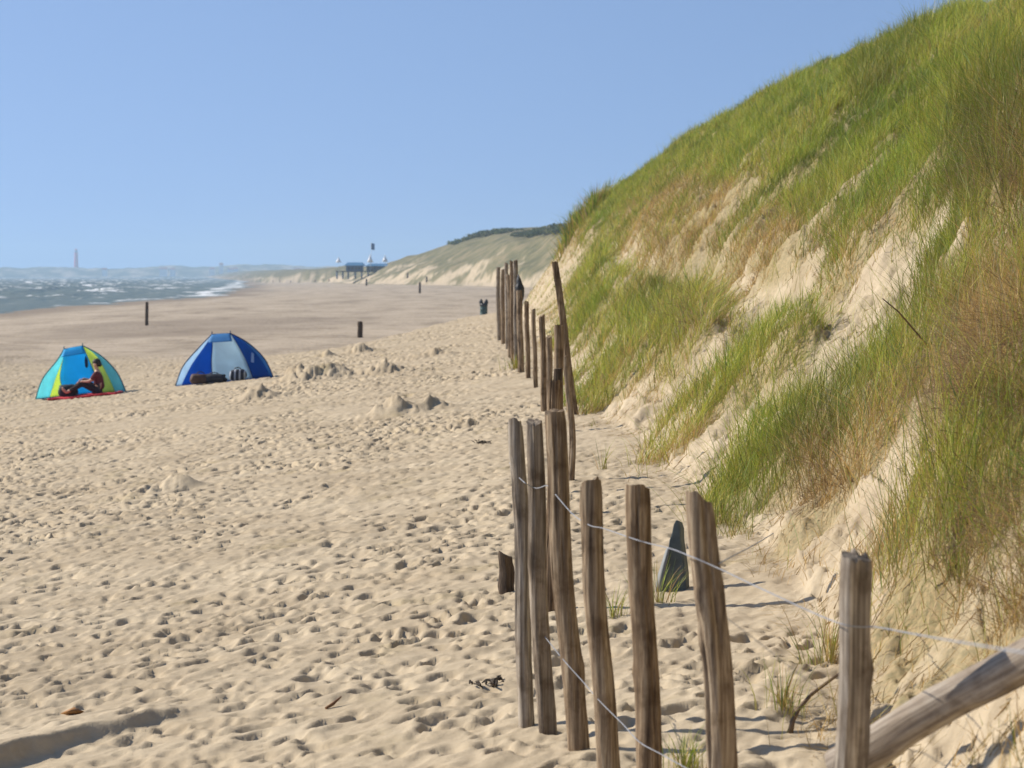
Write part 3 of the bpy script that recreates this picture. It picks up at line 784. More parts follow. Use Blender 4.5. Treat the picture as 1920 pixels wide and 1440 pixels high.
p = hit(1262, 1108)
sc_ = p.y / FPX
prof = [(-27, -8), (-26, 18), (-21, 40), (-17, 58), (-10, 78), (-7, 96), (-2, 110), (1, 125), (6, 134), (11, 132), (15, 120), (15, 100), (20, 66), (24, 34), (25, -8)]
mb = MB(); n = len(prof)
fr = [Vector((x * sc_, -.018 + .0005 * z + .012 * float(vnoise(x / 9, z / 22, 911)), z * sc_)) for x, z in prof]; bk = [Vector((x * sc_ * .9 + .03, .05 + .0004 * z, z * sc_ * .96)) for x, z in prof]
mb.add(fr + bk, [tuple(range(n)), tuple(reversed(range(n, 2 * n)))] + [(k, n + k, n + (k + 1) % n, (k + 1) % n) for k in range(n)])
sl = mb.build('stone_slab', M['slate'], smooth=False, loc=(p.x, p.y, gz(p.x, p.y)))
bv = sl.modifiers.new('bevel', 'BEVEL'); bv.width = .006; bv.segments = 2
tag(sl, 'dark grey pointed slab standing in the sand left of the cracked post', 'slab')
mb = MB()
e0 = [(-34, -6, -.01), (-30, 26, -.01), (-20, 58, 0), (-13, 78, .01)]; e1 = [(-24, -6, -.03), (-20, 30, -.03), (-12, 64, -.02), (-8, 84, -.01)]
ve = []
for (x, z, y) in e0: ve.append(Vector((x * sc_, y + .03, z * sc_)))
for (x, z, y) in e1: ve.append(Vector((x * sc_, y, z * sc_)))
for (x, z, y) in e1: ve.append(Vector((x * sc_ + .015, y + .05, z * sc_)))
fs = []
for k in range(3):
    fs += [(k, 4 + k, 5 + k, k + 1), (4 + k, 8 + k, 9 + k, 5 + k), (8 + k, k, k + 1, 9 + k)]
fs += [(0, 8, 4), (3, 7, 11)]
mb.add(ve, fs); mb.build('pale_edge', M['slate_pale'], sl)

a = at(1580, 1434, 7.20); b = at(2080, 1145, 6.75)
L = (b - a).length
me = post_mesh('fallen_log', L, .055, 77, 0, 0, None, .02, None, .4, 24, 30, .97)
me.materials.append(M['pale_wood'])
o = link(bpy.data.objects.new('fallen_log', me)); o.location = a
o.rotation_mode = 'QUATERNION'; o.rotation_quaternion = Vector((0, 0, 1)).rotation_difference(b - a)
tag(o, 'long grey log lying aslant behind the nearest post', 'log')
# the post the log rests on just outside the frame
X1 = b.x - .03; z1 = gz(X1, 6.87)
me = post_mesh('fence_post', max(b.z - z1 + .12, .4), .05, 97, 0, 0, None); me.materials.append(M['grey_wood'])
o = link(bpy.data.objects.new('fence_post', me)); o.location = (X1, 6.87, z1); tag(o, 'grey post holding up the high end of the slanting log', 'post', LW)

# ------------------------------------------------------------------ piles on the lower beach
PILES = [('slim pile standing beyond the left shelter near the sea', 275, 567, 610, 6.5, 1), ('squat square pile on the beach behind the right shelter', 675, 603, 633, 10.5, 1),
         ('far thin pile on the open beach in front of the far dune', 787, 529, 550, 4.5, 0), ('small far pile under the beach pavilion', 687, 523, 536, 3.5, 0),
         ('tiny far pile nearest the dune end', 800, 519, 529, 3.5, 0), ('tiny farthest pile near the pavilion dune', 764, 511, 522, 3.2, 0)]
for i, (lab, px, t, b_, w, det) in enumerate(PILES):
    p = hit(px, b_)
    Hh = (b_ - t) / FPX * p.y
    me = post_mesh('beach_pile', Hh, w / FPX * p.y / 2, 140 + i, .02 * Hh, 0, None, .3, None, .5, 12, 8)
    me.materials.append(M['dark_wood'])
    o = link(bpy.data.objects.new('beach_pile', me)); o.location = (p.x, p.y, gz(p.x, p.y))
    tag(o, lab, 'pile', 'timber piles on the lower beach')

# ------------------------------------------------------------------ litter bin
p = hit(907, 588, y0=160)
p = Vector(((907 - 960) / FPX * 195, 195, 0)); p.z = gz(p.x, p.y)
root = empty('litter_bin', p); tag(root, 'green drum litter bin with a black bag on the beach past the fence', 'bin')
m_bin = plain('green_drum', (.035, .075, .065), .5, .2, 5, .4)
MB().lathe([(.27, 0), (.28, .02), (.28, .35), (.295, .37), (.28, .39), (.28, .75), (.295, .77), (.28, .79), (.28, 1.1), (.30, 1.13), (.27, 1.13), (.26, 1.0)], 20).build('drum', m_bin, root)
mb = MB()
for sx_, h in ((-.2, .42), (.19, .40)):
    mb.lathe([(.06, -.1), (.13, .05), (.15, .2), (.11, .33), (.03, h)], 12, (sx_, 0, 1.12))
mb.lathe([(.29, 1.0), (.31, 1.1), (.27, 1.2), (.1, 1.24)], 14)
mb.build('bin_bag', M['black'], root)

# ------------------------------------------------------------------ beach shelters
def lerp_curve(P, t):
    n = len(P) - 1; x = min(t * n, n - 1e-6); i = int(x); f = x - i
    p0 = P[max(i - 1, 0)]; p1 = P[i]; p2 = P[i + 1]; p3 = P[min(i + 2, n)]
    return .5 * ((2 * p1) + (p2 - p0) * f + (2 * p0 - 5 * p1 + 4 * p2 - p3) * f * f + (3 * p1 - p0 - 3 * p2 + p3) * f ** 3)

def gore(A, B, sag=.03, nu=8, nv=16, inward=Vector((0, 1, 0))):
    vs = []; fs = []
    for j in range(nv + 1):
        for i in range(nu + 1):
            u = i / nu; v = j / nv
            p = lerp_curve(A, v).lerp(lerp_curve(B, v), u)
            p = p + inward * (-sag * math.sin(u * math.pi) * math.sin(min(1, v * 1.4) * math.pi) + .012 * float(vnoise(u * 3, v * 5, 77)))
            vs.append(p)
    for j in range(nv):
        for i in range(nu):
            k = j * (nu + 1) + i
            fs.append((k, k + 1, k + nu + 2, k + nu + 1))
    return MB().add(vs, fs)

def shelter(root, W, H, rl, rr_, cols, rim, ck=1.):
    """half dome shelter, opening towards -Y; rl / rr_ = ridge ends"""
    V_ = Vector
    def side(sg, ridge):
        h = ridge.z
        c2 = [ridge, V_((ridge.x + sg * .07, .58, h * .80)), V_((ridge.x + sg * .21, .88, h * .40)), V_((sg * .44 * W / 1.2 + ridge.x * .25, 1.05, 0.01))]
        c1 = [ridge, V_((sg * .50 * W / 1.2 * (.5 + .5 * ck), .50, h * .78)), V_((sg * .86 * W / 1.2 * ck, .40 + (1 - ck), h * .40)), V_((sg * 1.10 * W / 1.2 * ck, .18 + 1.6 * (1 - ck), 0.01))]
        c0 = [ridge, V_((sg * .60 * W / 1.2, .34, h * .76)), V_((sg * 1.00 * W / 1.2, .14, h * .40)), V_((sg * 1.2 * W / 1.2, -.02, 0.01))]
        return c0, c1, c2
    L0, L1, L2 = side(-1, rl); R0, R1, R2 = side(1, rr_)
    def fab(mbd, name, m_):
        o = mbd.build(name, m_, root); so = o.modifiers.new('thick', 'SOLIDIFY'); so.thickness = .004
        return o
    fab(gore(L0, L1), 'outer_panel', cols['outer_l']); fab(gore(L1, L2), 'side_panel', cols['inner_l'])
    fab(gore(R1, R0), 'outer_panel', cols['outer_r']); fab(gore(R2, R1), 'side_panel', cols['inner_r'])
    fab(gore(L2, R2, .06), 'back_panel', cols['back'])
    # awning over the ridge
    aw = [V_((rl.x - .05, .30, rl.z - .02)), V_((rl.x - .09, .10, rl.z - .17)), ]
    A1 = [V_((rl.x, rl.y, rl.z + .006)), V_((rl.x - .03, .20, rl.z - .08)), V_((rl.x - .075, .10, rl.z - .20))]
    B1 = [V_((rr_.x, rr_.y, rr_.z + .006)), V_((rr_.x + .03, .20, rr_.z - .08)), V_((rr_.x + .075, .10, rr_.z - .20))]
    fab(gore(A1, B1, .015, 8, 6), 'awning', cols['awning'])
    fl = [L0[-1], L1[-1], L2[-1], R2[-1], R1[-1], R0[-1]]
    mbf = MB().add([v + V_((0, 0, .0)) for v in fl] + [v - V_((0, 0, .012)) for v in fl], [tuple(range(6)), tuple(reversed(range(6, 12)))] + [(k, 6 + k, 6 + (k + 1) % 6, (k + 1) % 6) for k in range(6)])
    mbf.build('ground_sheet', cols['floor'], root, smooth=False)
    for c0, ridge, sg in ((L0, rl, -1), (R0, rr_, 1)):
        pts = [lerp_curve(c0, t / 18) for t in range(19)]
        ex = (pts[0] - pts[1]).normalized() * .05
        MB().tube([pts[0] + V_((0, .0, .07))] + [q_ + V_((0, -.008, .004)) for q_ in pts], .014, 8).build('pole', rim, root)
    MB().tube([rl, rr_], .012, 8).build('ridge_pole', rim, root)
    for (A_, B_) in ((L2, L2), (R2, R2)):
        pts = [lerp_curve(A_, t / 14) + V_((0, -.012, 0)) for t in range(15)]
        MB().tube(pts, .007, 6).build('seam', rim, root)

f_blue = fabric('cyan_fabric', (.05, .58, .92)); f_cyan = fabric('turquoise_fabric', (.38, .86, .90)); f_lime = fabric('lime_fabric', (.80, .92, .30))
f_teal = fabric('green_fabric', (.12, .50, .30)); f_navy = fabric('royal_blue_fabric', (.03, .20, .56)); f_pale = fabric('pale_blue_fabric', (.60, .74, .82))
f_light = fabric('light_blue_fabric', (.62, .78, .92)); f_mid = fabric('sky_blue_fabric', (.14, .42, .74)); f_midd = fabric('mid_blue_fabric', (.06, .19, .42))
m_rimg = plain('dark_teal_trim', (.03, .12, .14), .5); m_rimb = plain('navy_trim', (.01, .025, .08), .5)

YT1, YT2 = 67.0, 65.0
def ground_tilt(x, y, w):
    return math.atan2(gz(x + w, y, False) - gz(x - w, y, False), 2 * w)
c1 = at(152, 753, YT1); c1.z = gz(c1.x, c1.y, False) + .01
t1 = empty('beach_shelter', c1, (0, -ground_tilt(c1.x, c1.y, 1.1) * .8, R(5)))
tag(t1, 'cyan and lime green beach shelter with a person sitting in front', 'beach shelter', 'pop up beach shelters')
shelter(t1, 1.15, 1.3, Vector((-.36, .32, 1.22)), Vector((.12, .32, 1.27)),
        dict(outer_l=f_cyan, inner_l=f_lime, outer_r=f_cyan, inner_r=f_lime, back=f_blue, awning=f_blue, floor=f_midd), m_rimg, .80)
# dark stuff sack hanging inside from the right seam
mb = MB().lathe([(.015, -.24), (.04, -.20), (.045, -.05), (.03, .0), (.01, .06)], 10, (.17, .42, .93)); mb.build('hanging_pocket', m_rimb, t1)
c2 = at(421, 717, YT2); c2.z = gz(c2.x, c2.y, False) + .01
t2 = empty('beach_shelter', c2, (0, -ground_tilt(c2.x, c2.y, 1.2) * .9, R(-6)))
tag(t2, 'royal blue beach shelter with pale back wall and bags inside', 'beach shelter', 'pop up beach shelters')
shelter(t2, 1.24, 1.2, Vector((-.27, .32, 1.20)), Vector((.20, .32, 1.18)),
        dict(outer_l=f_light, inner_l=f_navy, outer_r=f_mid, inner_r=f_navy, back=f_pale, awning=f_mid, floor=f_navy), m_rimb)
# clear window in the right side panel
V_ = Vector
wv = [V_((.62, .50, .42)), V_((.70, .46, .40)), V_((.72, .47, .62)), V_((.66, .49, .66))]
mb = MB().add([v + V_((0, -.06, 0)) for v in wv] + [v + V_((0, -.045, 0)) for v in wv], [(0, 1, 2, 3), (7, 6, 5, 4), (0, 4, 5, 1), (1, 5, 6, 2), (2, 6, 7, 3), (3, 7, 4, 0)])
mb.build('window', f_light, t2, smooth=False)

def soft_bag(name, size, loc, rz, m_, label, cat, seed, handle=True, group=None):
    bm = bmesh.new(); bmesh.ops.create_cube(bm, size=1); bmesh.ops.subdivide_edges(bm, edges=bm.edges[:], cuts=5, use_grid_fill=True)
    for v in bm.verts:
        p = v.co * 2; sph = p.normalized() * 1.12
        q_ = p.lerp(sph, .62)
        k = 1 + .22 * float(vnoise(q_.x * 2 + seed, q_.z * 2 + q_.y, seed)) 
        v.co = Vector((q_.x * size[0] * k, q_.y * size[1] * k, max(-.9, q_.z) * size[2] * k)) * .5
        v.co.z += size[2] * .45
    mb = MB().add([v.co for v in bm.verts], [[v.index for v in f.verts] for f in bm.faces]); bm.free()
    root = empty(name, loc, (0, 0, rz)); tag(root, label, cat, group)
    mb.build('bag_body', m_, root)
    if handle:
        pts = [(-size[0] * .22, -.02, size[2] * .82), (-size[0] * .16, -.03, size[2] * 1.08), (0, -.03, size[2] * 1.16), (size[0] * .16, -.03, size[2] * 1.08), (size[0] * .22, -.02, size[2] * .82)]
        MB().tube(pts, .012, 6).build('handle', M['black'], root)
    return root
def on(x, y, Y, dz=0.):
    p = at(x, y, Y); p.z = gz(p.x, p.y, False) + .02 + dz
    return p
m_bag1 = plain('brown_bag', (.07, .04, .03), .7, .3, 9); m_bag2 = plain('black_bag', (.02, .022, .03), .7, .3, 9)
soft_bag('beach_bag', (.46, .3, .26), on(376, 722, 64.6), R(10), m_bag1, 'brown bag slumped at the left inside the royal blue shelter', 'bag', 3)
soft_bag('beach_bag', (.56, .3, .22), on(402, 722, 64.6), R(-8), m_bag2, 'low black bag in the middle of the royal blue shelter', 'bag', 5)
m, nt, b = mat('striped_cloth')
tc = N(nt, 'ShaderNodeTexCoord'); wv_ = N(nt, 'ShaderNodeTexWave', Scale=2.6, Distortion=.4); nt.links.new(tc.outputs['Object'], wv_.inputs['Vector'])
r = ramp(nt, wv_.outputs['Fac'], [(.74, (.02, .022, .035)), (.8, (.36, .40, .46))]); nt.links.new(r.outputs[0], b.inputs['Base Color']); b.inputs['Roughness'].default_value = .8
soft_bag('beach_bag', (.40, .3, .27), on(446, 713, 64.8), R(0), m, 'black and white striped bag at the right inside the royal blue shelter', 'bag', 8)

# ------------------------------------------------------------------ skinned figures
def skin(name, chains, material, parent=None, sub=1, root_i=0, loc=(0, 0, 0)):
    """chains: (points, radii, join) with points (x, y, z); one connected or several rooted chains in one mesh"""
    verts = []; edges = []; rad = []; roots = []; key = {}
    for pts, rs in chains:
        prev = None
        for j, (p, r_) in enumerate(zip(pts, rs)):
            k = tuple(round(c_, 4) for c_ in p)
            if k in key: i = key[k]
            else:
                i = len(verts); verts.append(p); rad.append(r_); key[k] = i
                if j == 0: roots.append(i)
            if prev is not None: edges.append((prev, i))
            prev = i
    me = bpy.data.meshes.new(name); me.from_pydata(verts, edges, []); me.update()
    me.materials.append(material)
    o = bpy.data.objects.new(name, me); o.location = loc; link(o, parent)
    sk = o.modifiers.new('skin', 'SKIN'); sk.use_smooth_shade = True
    for i, r_ in enumerate(rad):
        d = me.skin_vertices[0].data[i]; rr = r_ if hasattr(r_, '__len__') else (r_, r_)
        d.radius = rr; d.use_root = i in roots
    sb = o.modifiers.new('sub', 'SUBSURF'); sb.levels = sub; sb.render_levels = sub
    return o

m_maroon = plain('maroon_top', (.115, .022, .028), .85, .2, 14); m_trouser = plain('black_trousers', (.025, .016, .018), .85, .25, 12)
m_hair = plain('dark_hair', (.022, .014, .01), .6, .3, 40); m_red = plain('red_blanket', (.52, .035, .045), .9, .15, 16)
pp = on(187, 748, 66.35)
pr = empty('person', pp, (0, 0, 0)); tag(pr, 'person in a dark red top sitting sideways on a red blanket, knees bent', 'person')
hip = (.0, 0, .11); waist = (-.015, 0, .28); chest = (-.045, 0, .45); neck0 = (-.06, 0, .585); neck1 = (-.075, 0, .645); head0 = (-.095, 0, .70); head1 = (-.095, 0, .79); head2 = (-.085, 0, .845)
ch = [([hip, waist, chest, neck0, neck1, head0, head1, head2], [(.12, .155), (.105, .135), (.11, .155), (.075, .09), (.05, .05), (.072, .065), (.092, .078), (.06, .055)])]
KN = {}
for sg in (-1, 1):
    hj = (-.05, sg * .09, .10); kn = (-.42, sg * (.13 if sg < 0 else .10), .27 if sg < 0 else .33); ak = (-.78, sg * .11, .075); he = (-.83, sg * .11, .05); to = (-.90, sg * .13, .13)
    ch.append(([hip, hj, ((hj[0] + kn[0]) / 2, (hj[1] + kn[1]) / 2, (hj[2] + kn[2]) / 2 + .01), kn, (-.58, sg * .11, kn[2] * .68), ak, he, to, (-.93, sg * .135, .19)],
               [(.12, .155), .095, .08, .062, .058, .042, .045, .04, .022]))
    sh = (-.05, sg * .185, .545); el = (-.21, sg * .22, .345); wr = (-.40, sg * .16, .335 if sg < 0 else .39); pa = (-.46, sg * .15, wr[2] - .0)
    ch.append(([chest, (-.05, sg * .10, .54), sh, (-.13, sg * .205, .44), el, (-.31, sg * .19, .335 if sg < 0 else .36), wr, pa],
               [(.11, .155), .07, .058, .047, .042, .036, .027, (.035, .02)]))
    for fi in range(4):
        fy = sg * .15 + (fi - 1.5) * .019; fl_ = [.062, .075, .07, .052][fi]
        ch.append(([(-.455, fy, pa[2]), (-.485 - fl_ * .4, fy, pa[2] - .008), (-.485 - fl_ * .85, fy, pa[2] - .035), (-.485 - fl_ * .9, fy, pa[2] - .06)], [.0095, .009, .0085, .007]))
    ch.append(([(-.425, sg * .15 - sg * .02, pa[2]), (-.45, sg * .15 - sg * .055, pa[2] - .012), (-.478, sg * .15 - sg * .062, pa[2] - .03)], [.011, .0095, .008]))
body = skin('body', ch, M['skin'], pr)
# face: nose, eyes, ears, mouth as small additions in the head
MB().tube([(-.178, 0, .79), (-.198, 0, .765), (-.18, 0, .755)], [.008, .014, .01], 8).build('nose', M['skin'], pr)
for sg in (-1, 1):
    MB().lathe([(.004, -.022), (.014, -.015), (.017, 0), (.014, .018), (.004, .026)], 8, (-.085, sg * .082, .765)).build('ear', M['skin'], pr)
    MB().lathe([(.002, -.008), (.008, -.004), (.008, .004), (.002, .008)], 8, (-.168, sg * .032, .79)).build('eye', m_hair, pr)
MB().tube([(-.172, -.022, .722), (-.178, 0, .722), (-.172, .022, .722)], .005, 6).build('mouth', plain('lips', (.42, .17, .14), .5), pr)
# hair: cap over the skull, gathered at the back
bm = bmesh.new(); bmesh.ops.create_uvsphere(bm, u_segments=20, v_segments=14, radius=1)
for v in bm.verts:
    p_ = v.co.copy()
    k = 1 + .12 * float(vnoise(p_.x * 4 + 3, p_.z * 4 + p_.y * 3, 501))
    v.co = Vector((-.072 + p_.x * .108 * k, p_.y * .096 * k, .815 + p_.z * (.098 if p_.z > 0 else .13 if p_.x > .1 else .035) * k))
mb = MB().add([v.co for v in bm.verts], [[v.index for v in f.verts] for f in bm.faces]); bm.free()
mb.tube([(.0, 0, .80), (.015, 0, .745), (.012, 0, .70)], [.05, .05, .02], 10)
mb.build('hair', m_hair, pr)
up_ = [([(.0, 0, .09), waist, chest, neck0], [(.135, .168), (.122, .15), (.126, .17), (.082, .10)])]
for sg in (-1, 1):
    sh = (-.05, sg * .185, .545); el = (-.21, sg * .22, .345)
    up_.append(([chest, (-.05, sg * .10, .54), sh, (-.13, sg * .205, .44), (-.19, sg * .217, .37)], [(.126, .17), .082, .071, .062, .056]))
skin('shirt', up_, m_maroon, pr)
tr_ = []
for sg in (-1, 1):
    hj = (-.05, sg * .09, .10); kn = (-.42, sg * (.13 if sg < 0 else .10), .27 if sg < 0 else .33); ak = (-.755, sg * .11, .09)
    tr_.append(([(.01, 0, .10), hj, ((hj[0] + kn[0]) / 2, (hj[1] + kn[1]) / 2, (hj[2] + kn[2]) / 2 + .01), kn, (-.58, sg * .11, kn[2] * .68), ak], [(.135, .17), .108, .094, .077, .072, .06]))
skin('trousers', tr_, m_trouser, pr)

# blanket under the person
nx, ny = 40, 16; vs = []; fs = []
bc = on(160, 752, 66.1)
for j in range(ny + 1):
    for i in range(nx + 1):
        x = bc.x + (i / nx - .5) * 1.75; y = bc.y + (j / ny - .5) * 1.0 + .05 * float(vnoise(i / 5, j / 5, 600))
        z = gz(x, y, False) + .045 + .05 * float(vnoise(x * 4, y * 5, 601)) + .02 * float(vnoise(x * 12, y * 12, 602))
        vs.append((x - bc.x, y - bc.y, z - bc.z))
for j in range(ny):
    for i in range(nx):
        k = j * (nx + 1) + i; fs.append((k, k + 1, k + nx + 2, k + nx + 1))
o = MB().add(vs, fs).build('blanket', m_red, loc=bc); so = o.modifiers.new('thick', 'SOLIDIFY'); so.thickness = .05; so.offset = -1
tag(o, 'crumpled red blanket spread in front of the cyan shelter', 'blanket')
soft_bag('beach_bag', (.5, .34, .34), on(128, 748, 66.5), R(0), m_bag2, 'dark bag beside the feet of the sitting person', 'bag', 12, False)

# strollers far along the beach
def stroller(px, py, h, label, top, leg, stride):
    p = hit(px, py); k = 1.72
    root = empty('person', (p.x, p.y, gz(p.x, p.y, False)), (0, 0, random.uniform(-.6, .6)))
    tag(root, label, 'person', 'people strolling far along the beach')
    ch = [([(0, 0, .92), (0, 0, 1.1), (0, 0, 1.32), (0, 0, 1.47), (0, -.01, 1.56), (0, -.02, 1.64)], [(.15, .11), (.13, .10), (.17, .11), (.06, .06), (.085, .09), (.07, .075)])]
    for sg in (-1, 1):
        ch.append(([(0, 0, .92), (sg * .10, sg * stride * .1, .86), (sg * .10, sg * stride * .5, .48), (sg * .10, sg * stride, .08), (sg * .10, sg * stride - .16, .04)], [(.15, .11), .10, .07, .05, .035]))
        ch.append(([(0, 0, 1.32), (sg * .20, 0, 1.38), (sg * .25, -sg * stride * .4, 1.1), (sg * .24, -sg * stride * .8 - .05, .85), (sg * .24, -sg * stride * .9 - .06, .76)], [(.17, .11), .07, .05, .04, .03]))
    skin('body', ch, M['skin'], root)
    skin('jacket', [([(0, 0, .88), (0, 0, 1.1), (0, 0, 1.32), (0, 0, 1.45)], [(.18, .14), (.16, .13), (.20, .14), (.08, .08)])], top, root)
    skin('trousers', [([(0, 0, .92), (sg * .10, sg * stride * .1, .86), (sg * .10, sg * stride * .5, .48), (sg * .10, sg * stride, .12)], [(.17, .13), .115, .085, .065]) for sg in (-1, 1)], leg, root)
m_dj = plain('dark_jacket', (.03, .035, .05), .8); m_rj = plain('red_jacket', (.35, .05, .05), .8); m_bj = plain('blue_jacket', (.05, .09, .2), .8)
for (px, py, lab, tp) in [(512, 531, 'farthest left stroller in dark clothes by the water line', m_dj), (525, 530, 'stroller in blue between two dark ones by the water', m_bj),
                          (545, 531, 'stroller in dark clothes just right of the one in blue', m_dj), (591, 530, 'lone dark stroller left of the beach pavilion', m_dj),
                          (617, 530, 'stroller in a red jacket beside the beach pavilion', m_rj)]:
    stroller(px, py, 1.7, lab, tp, m_dj, .25)

# ------------------------------------------------------------------ beach pavilion on stilts
YP = 1000.0
pb = at(682, 520, YP); pb.z = gz(pb.x, pb.y, False)
root = empty('beach_pavilion', pb); tag(root, 'blue beach pavilion on stilts at the foot of the far dune', 'pavilion')
S = YP / FPX
m_pw = plain('haze_tinted_boards', (.05, .10, .22), .7); m_pr = plain('blue_roof', (.05, .16, .30), .6); m_white = plain('white_canvas', (.8, .8, .78), .7, .05); m_deck = plain('grey_boards', (.09, .085, .08), .8); m_glass = plain('dark_glass', (.03, .045, .06), .15, .1, 2, .6)  # board colour shifted bluer to stand in for distance haze
m_brown = plain('brown_boards', (.16, .12, .10), .8)
def X_(px): return (px - 682) * S
def Zp(py): return at(682, py, YP).z - pb.z
zd = Zp(508)
MB().box(((X_(632) + X_(733)) / 2, 0, zd - .2), (X_(733) - X_(632), 14, .4)).build('deck', m_deck, root, smooth=False)
for px in (634, 645, 655, 668, 680, 692, 704, 716, 728):
    MB().tube([(X_(px), -6.3, -.5), (X_(px), -6.3, zd - .4)], .28, 8).build('stilt', m_pw, root)
MB().box(((X_(650) + X_(680)) / 2, 1, (zd + Zp(497)) / 2), (X_(680) - X_(650), 9, Zp(497) - zd), bev=.05).build('wall', m_pw, root, smooth=False)
a0, a1, z0, z1 = X_(647), X_(684), Zp(498), Zp(492)
MB().add([(a0, -5, z0), (a1, -5, z0), (a1, 7, z0), (a0, 7, z0), (a0 + 1, -1, z1), (a1 - 1, -1, z1), (a1 - 1, 3, z1), (a0 + 1, 3, z1)],
         [(0, 1, 5, 4), (1, 2, 6, 5), (2, 3, 7, 6), (3, 0, 4, 7), (4, 5, 6, 7), (3, 2, 1, 0)]).build('roof', m_pr, root, smooth=False)
MB().box(((X_(688) + X_(730)) / 2, 1, (zd + Zp(498)) / 2), (X_(730) - X_(688), 9, Zp(498) - zd), bev=.05).build('wall', m_brown, root, smooth=False)
a0, a1, z0, z1 = X_(686), X_(732), Zp(499), Zp(494)
MB().add([(a0, -5, z0), (a1, -5, z0), (a1, 7, z0), (a0, 7, z0), (a0 + 1.5, 1, z1), (a1 - 1.5, 1, z1)],
         [(0, 1, 5, 4), (1, 2, 5), (2, 3, 4, 5), (3, 0, 4), (3, 2, 1, 0)]).build('roof', m_pr, root, smooth=False)
for px in (655, 662, 669, 675, 694, 703, 712, 722):
    MB().box((X_(px), -3.56, (zd + Zp(498)) / 2), (1.0, .1, 1.0)).build('window', m_glass, root, smooth=False)
MB().box((X_(660), -6.9, zd + .95), (X_(684) - X_(636), .08, .08)).box((X_(660), -6.9, zd + .5), (X_(684) - X_(636), .06, .06)).build('railing', m_deck, root, smooth=False)
def pole_flag(px, ytop, yf0, yf1, wpx, matf, label, nm, cat):
    rt = empty(nm, at(px, 508, YP - 4)); tag(rt, label, cat)
    h = at(px, ytop, YP - 4).z - rt.location.z
    MB().tube([(0, 0, 0), (0, 0, h)], [.09, .05], 8).build('pole', m_white, rt)
    za = at(px, yf0, YP - 4).z - rt.location.z; zb = at(px, yf1, YP - 4).z - rt.location.z
    vs = []; fs = []
    for j in range(7):
        for i in range(9):
            vs.append((.06 + i / 8 * wpx * S, .18 * math.sin(i * .9 + j * .3) * i / 8, zb + (za - zb) * j / 6 - .25 * (i / 8) ** 2))
    for j in range(6):
        for i in range(8):
            k = j * 9 + i; fs.append((k, k + 1, k + 10, k + 9))
    o = MB().add(vs, fs).build('flag_cloth', matf, rt); so = o.modifiers.new('thick', 'SOLIDIFY'); so.thickness = .02
pole_flag(696, 455, 456, 468, 6, m_pw, 'tall mast with a dark flag above the beach pavilion', 'flag_mast', 'flag')
def parasol(px, yt, yb, w, label):
    rt = empty('parasol', at(px, 508, YP - 5)); tag(rt, label, 'parasol', 'white parasols on the pavilion deck')
    zt = at(px, yt, YP - 5).z - rt.location.z; zb = at(px, yb, YP - 5).z - rt.location.z
    MB().tube([(0, 0, 0), (0, 0, zt)], .06, 8).build('pole', m_white, rt)
    MB().lathe([(w / 2 * S, zb), (w * .32 * S, zb + (zt - zb) * .35), (w * .12 * S, zb + (zt - zb) * .75), (.05, zt)], 8).build('canopy', m_white, rt)
parasol(635, 482, 492, 11, 'white parasol at the left end of the pavilion deck')
parasol(694, 477, 492, 12, 'white parasol right under the mast of the pavilion')
parasol(722, 478, 491, 11, 'white parasol at the right end of the pavilion deck')

# ------------------------------------------------------------------ lighthouse and far houses
YL = 6000.0
lb = Vector((at(143, 500, YL).x, YL, 14.)); ztop = at(143, 466, YL).z - lb.z
root = empty('lighthouse', lb); tag(root, 'tall red lighthouse rising hazily from the far coast', 'lighthouse')
m_lred = plain('red_iron', (.70, .008, .03), .6)
MB().lathe([(5.4, 0), (4.6, ztop * .35), (3.9, ztop * .8), (3.8, ztop * .82)], 16).build('tower', m_lred, root)
MB().lathe([(5.2, ztop * .82), (5.2, ztop * .835), (3.4, ztop * .836)], 16).build('gallery', m_lred, root)
MB().lathe([(2.9, ztop * .836), (2.9, ztop * .93)], 12).build('lantern', m_glass, root)
MB().lathe([(3.3, ztop * .93), (2.6, ztop * .96), (.6, ztop * .985), (.25, ztop)], 12).build('dome', m_lred, root)
for i in range(3):
    MB().box((0, -4.75 + i * .3, ztop * (.2 + .2 * i)), (1.2, .8, 2.2)).build('window', m_glass, root, smooth=False)
m_hw = plain('pale_house_wall', (.8, .79, .76), .8); m_hr = plain('red_tiles', (.30, .11, .07), .8)
HO = [(208, 512, 9, 'squarish'), (315, 511, 14, 'broad'), (332, 512, 9, 'small'), (404, 511, 10, 'narrow'), (421, 509, 7, 'tall'), (438, 512, 12, 'broad'), (447, 511, 8, 'small'), (560, 512, 12, 'broad')]
HL = ['pale house far left on the hazy coast, nearest the lighthouse', 'broad pale house on the coast below the left dune humps', 'small house just right of the broad one', 'narrow house in the seaside village',
      'tall narrow building in the middle of the seaside village', 'broad white house at the right of the seaside village', 'small house at the right edge of the seaside village', 'pale house alone behind the beach strollers']
for (px, py, w, _), lab in zip(HO, HL):
    Yh = 5560.; p = at(px, py, Yh); wd = w * Yh / FPX; ht = 7. if 'tall' not in lab else 14.
    rt = empty('house', (p.x, Yh + p.x * .1, 2.5)); tag(rt, lab, 'house', 'houses on the far coast')
    hgt = max(p.z - 2.5, 3) + ht
    MB().box((0, 0, hgt / 2), (wd, 9, hgt)).build('wall', m_hw, rt, smooth=False)
    MB().add([(-wd / 2 - .4, -5, hgt), (wd / 2 + .4, -5, hgt), (wd / 2 + .4, 5, hgt), (-wd / 2 - .4, 5, hgt), (-wd / 2, 0, hgt + 4), (wd / 2, 0, hgt + 4)],
             [(0, 1, 5, 4), (1, 2, 5), (2, 3, 4, 5), (3, 0, 4), (3, 2, 1, 0)]).build('roof', m_hr, rt, smooth=False)

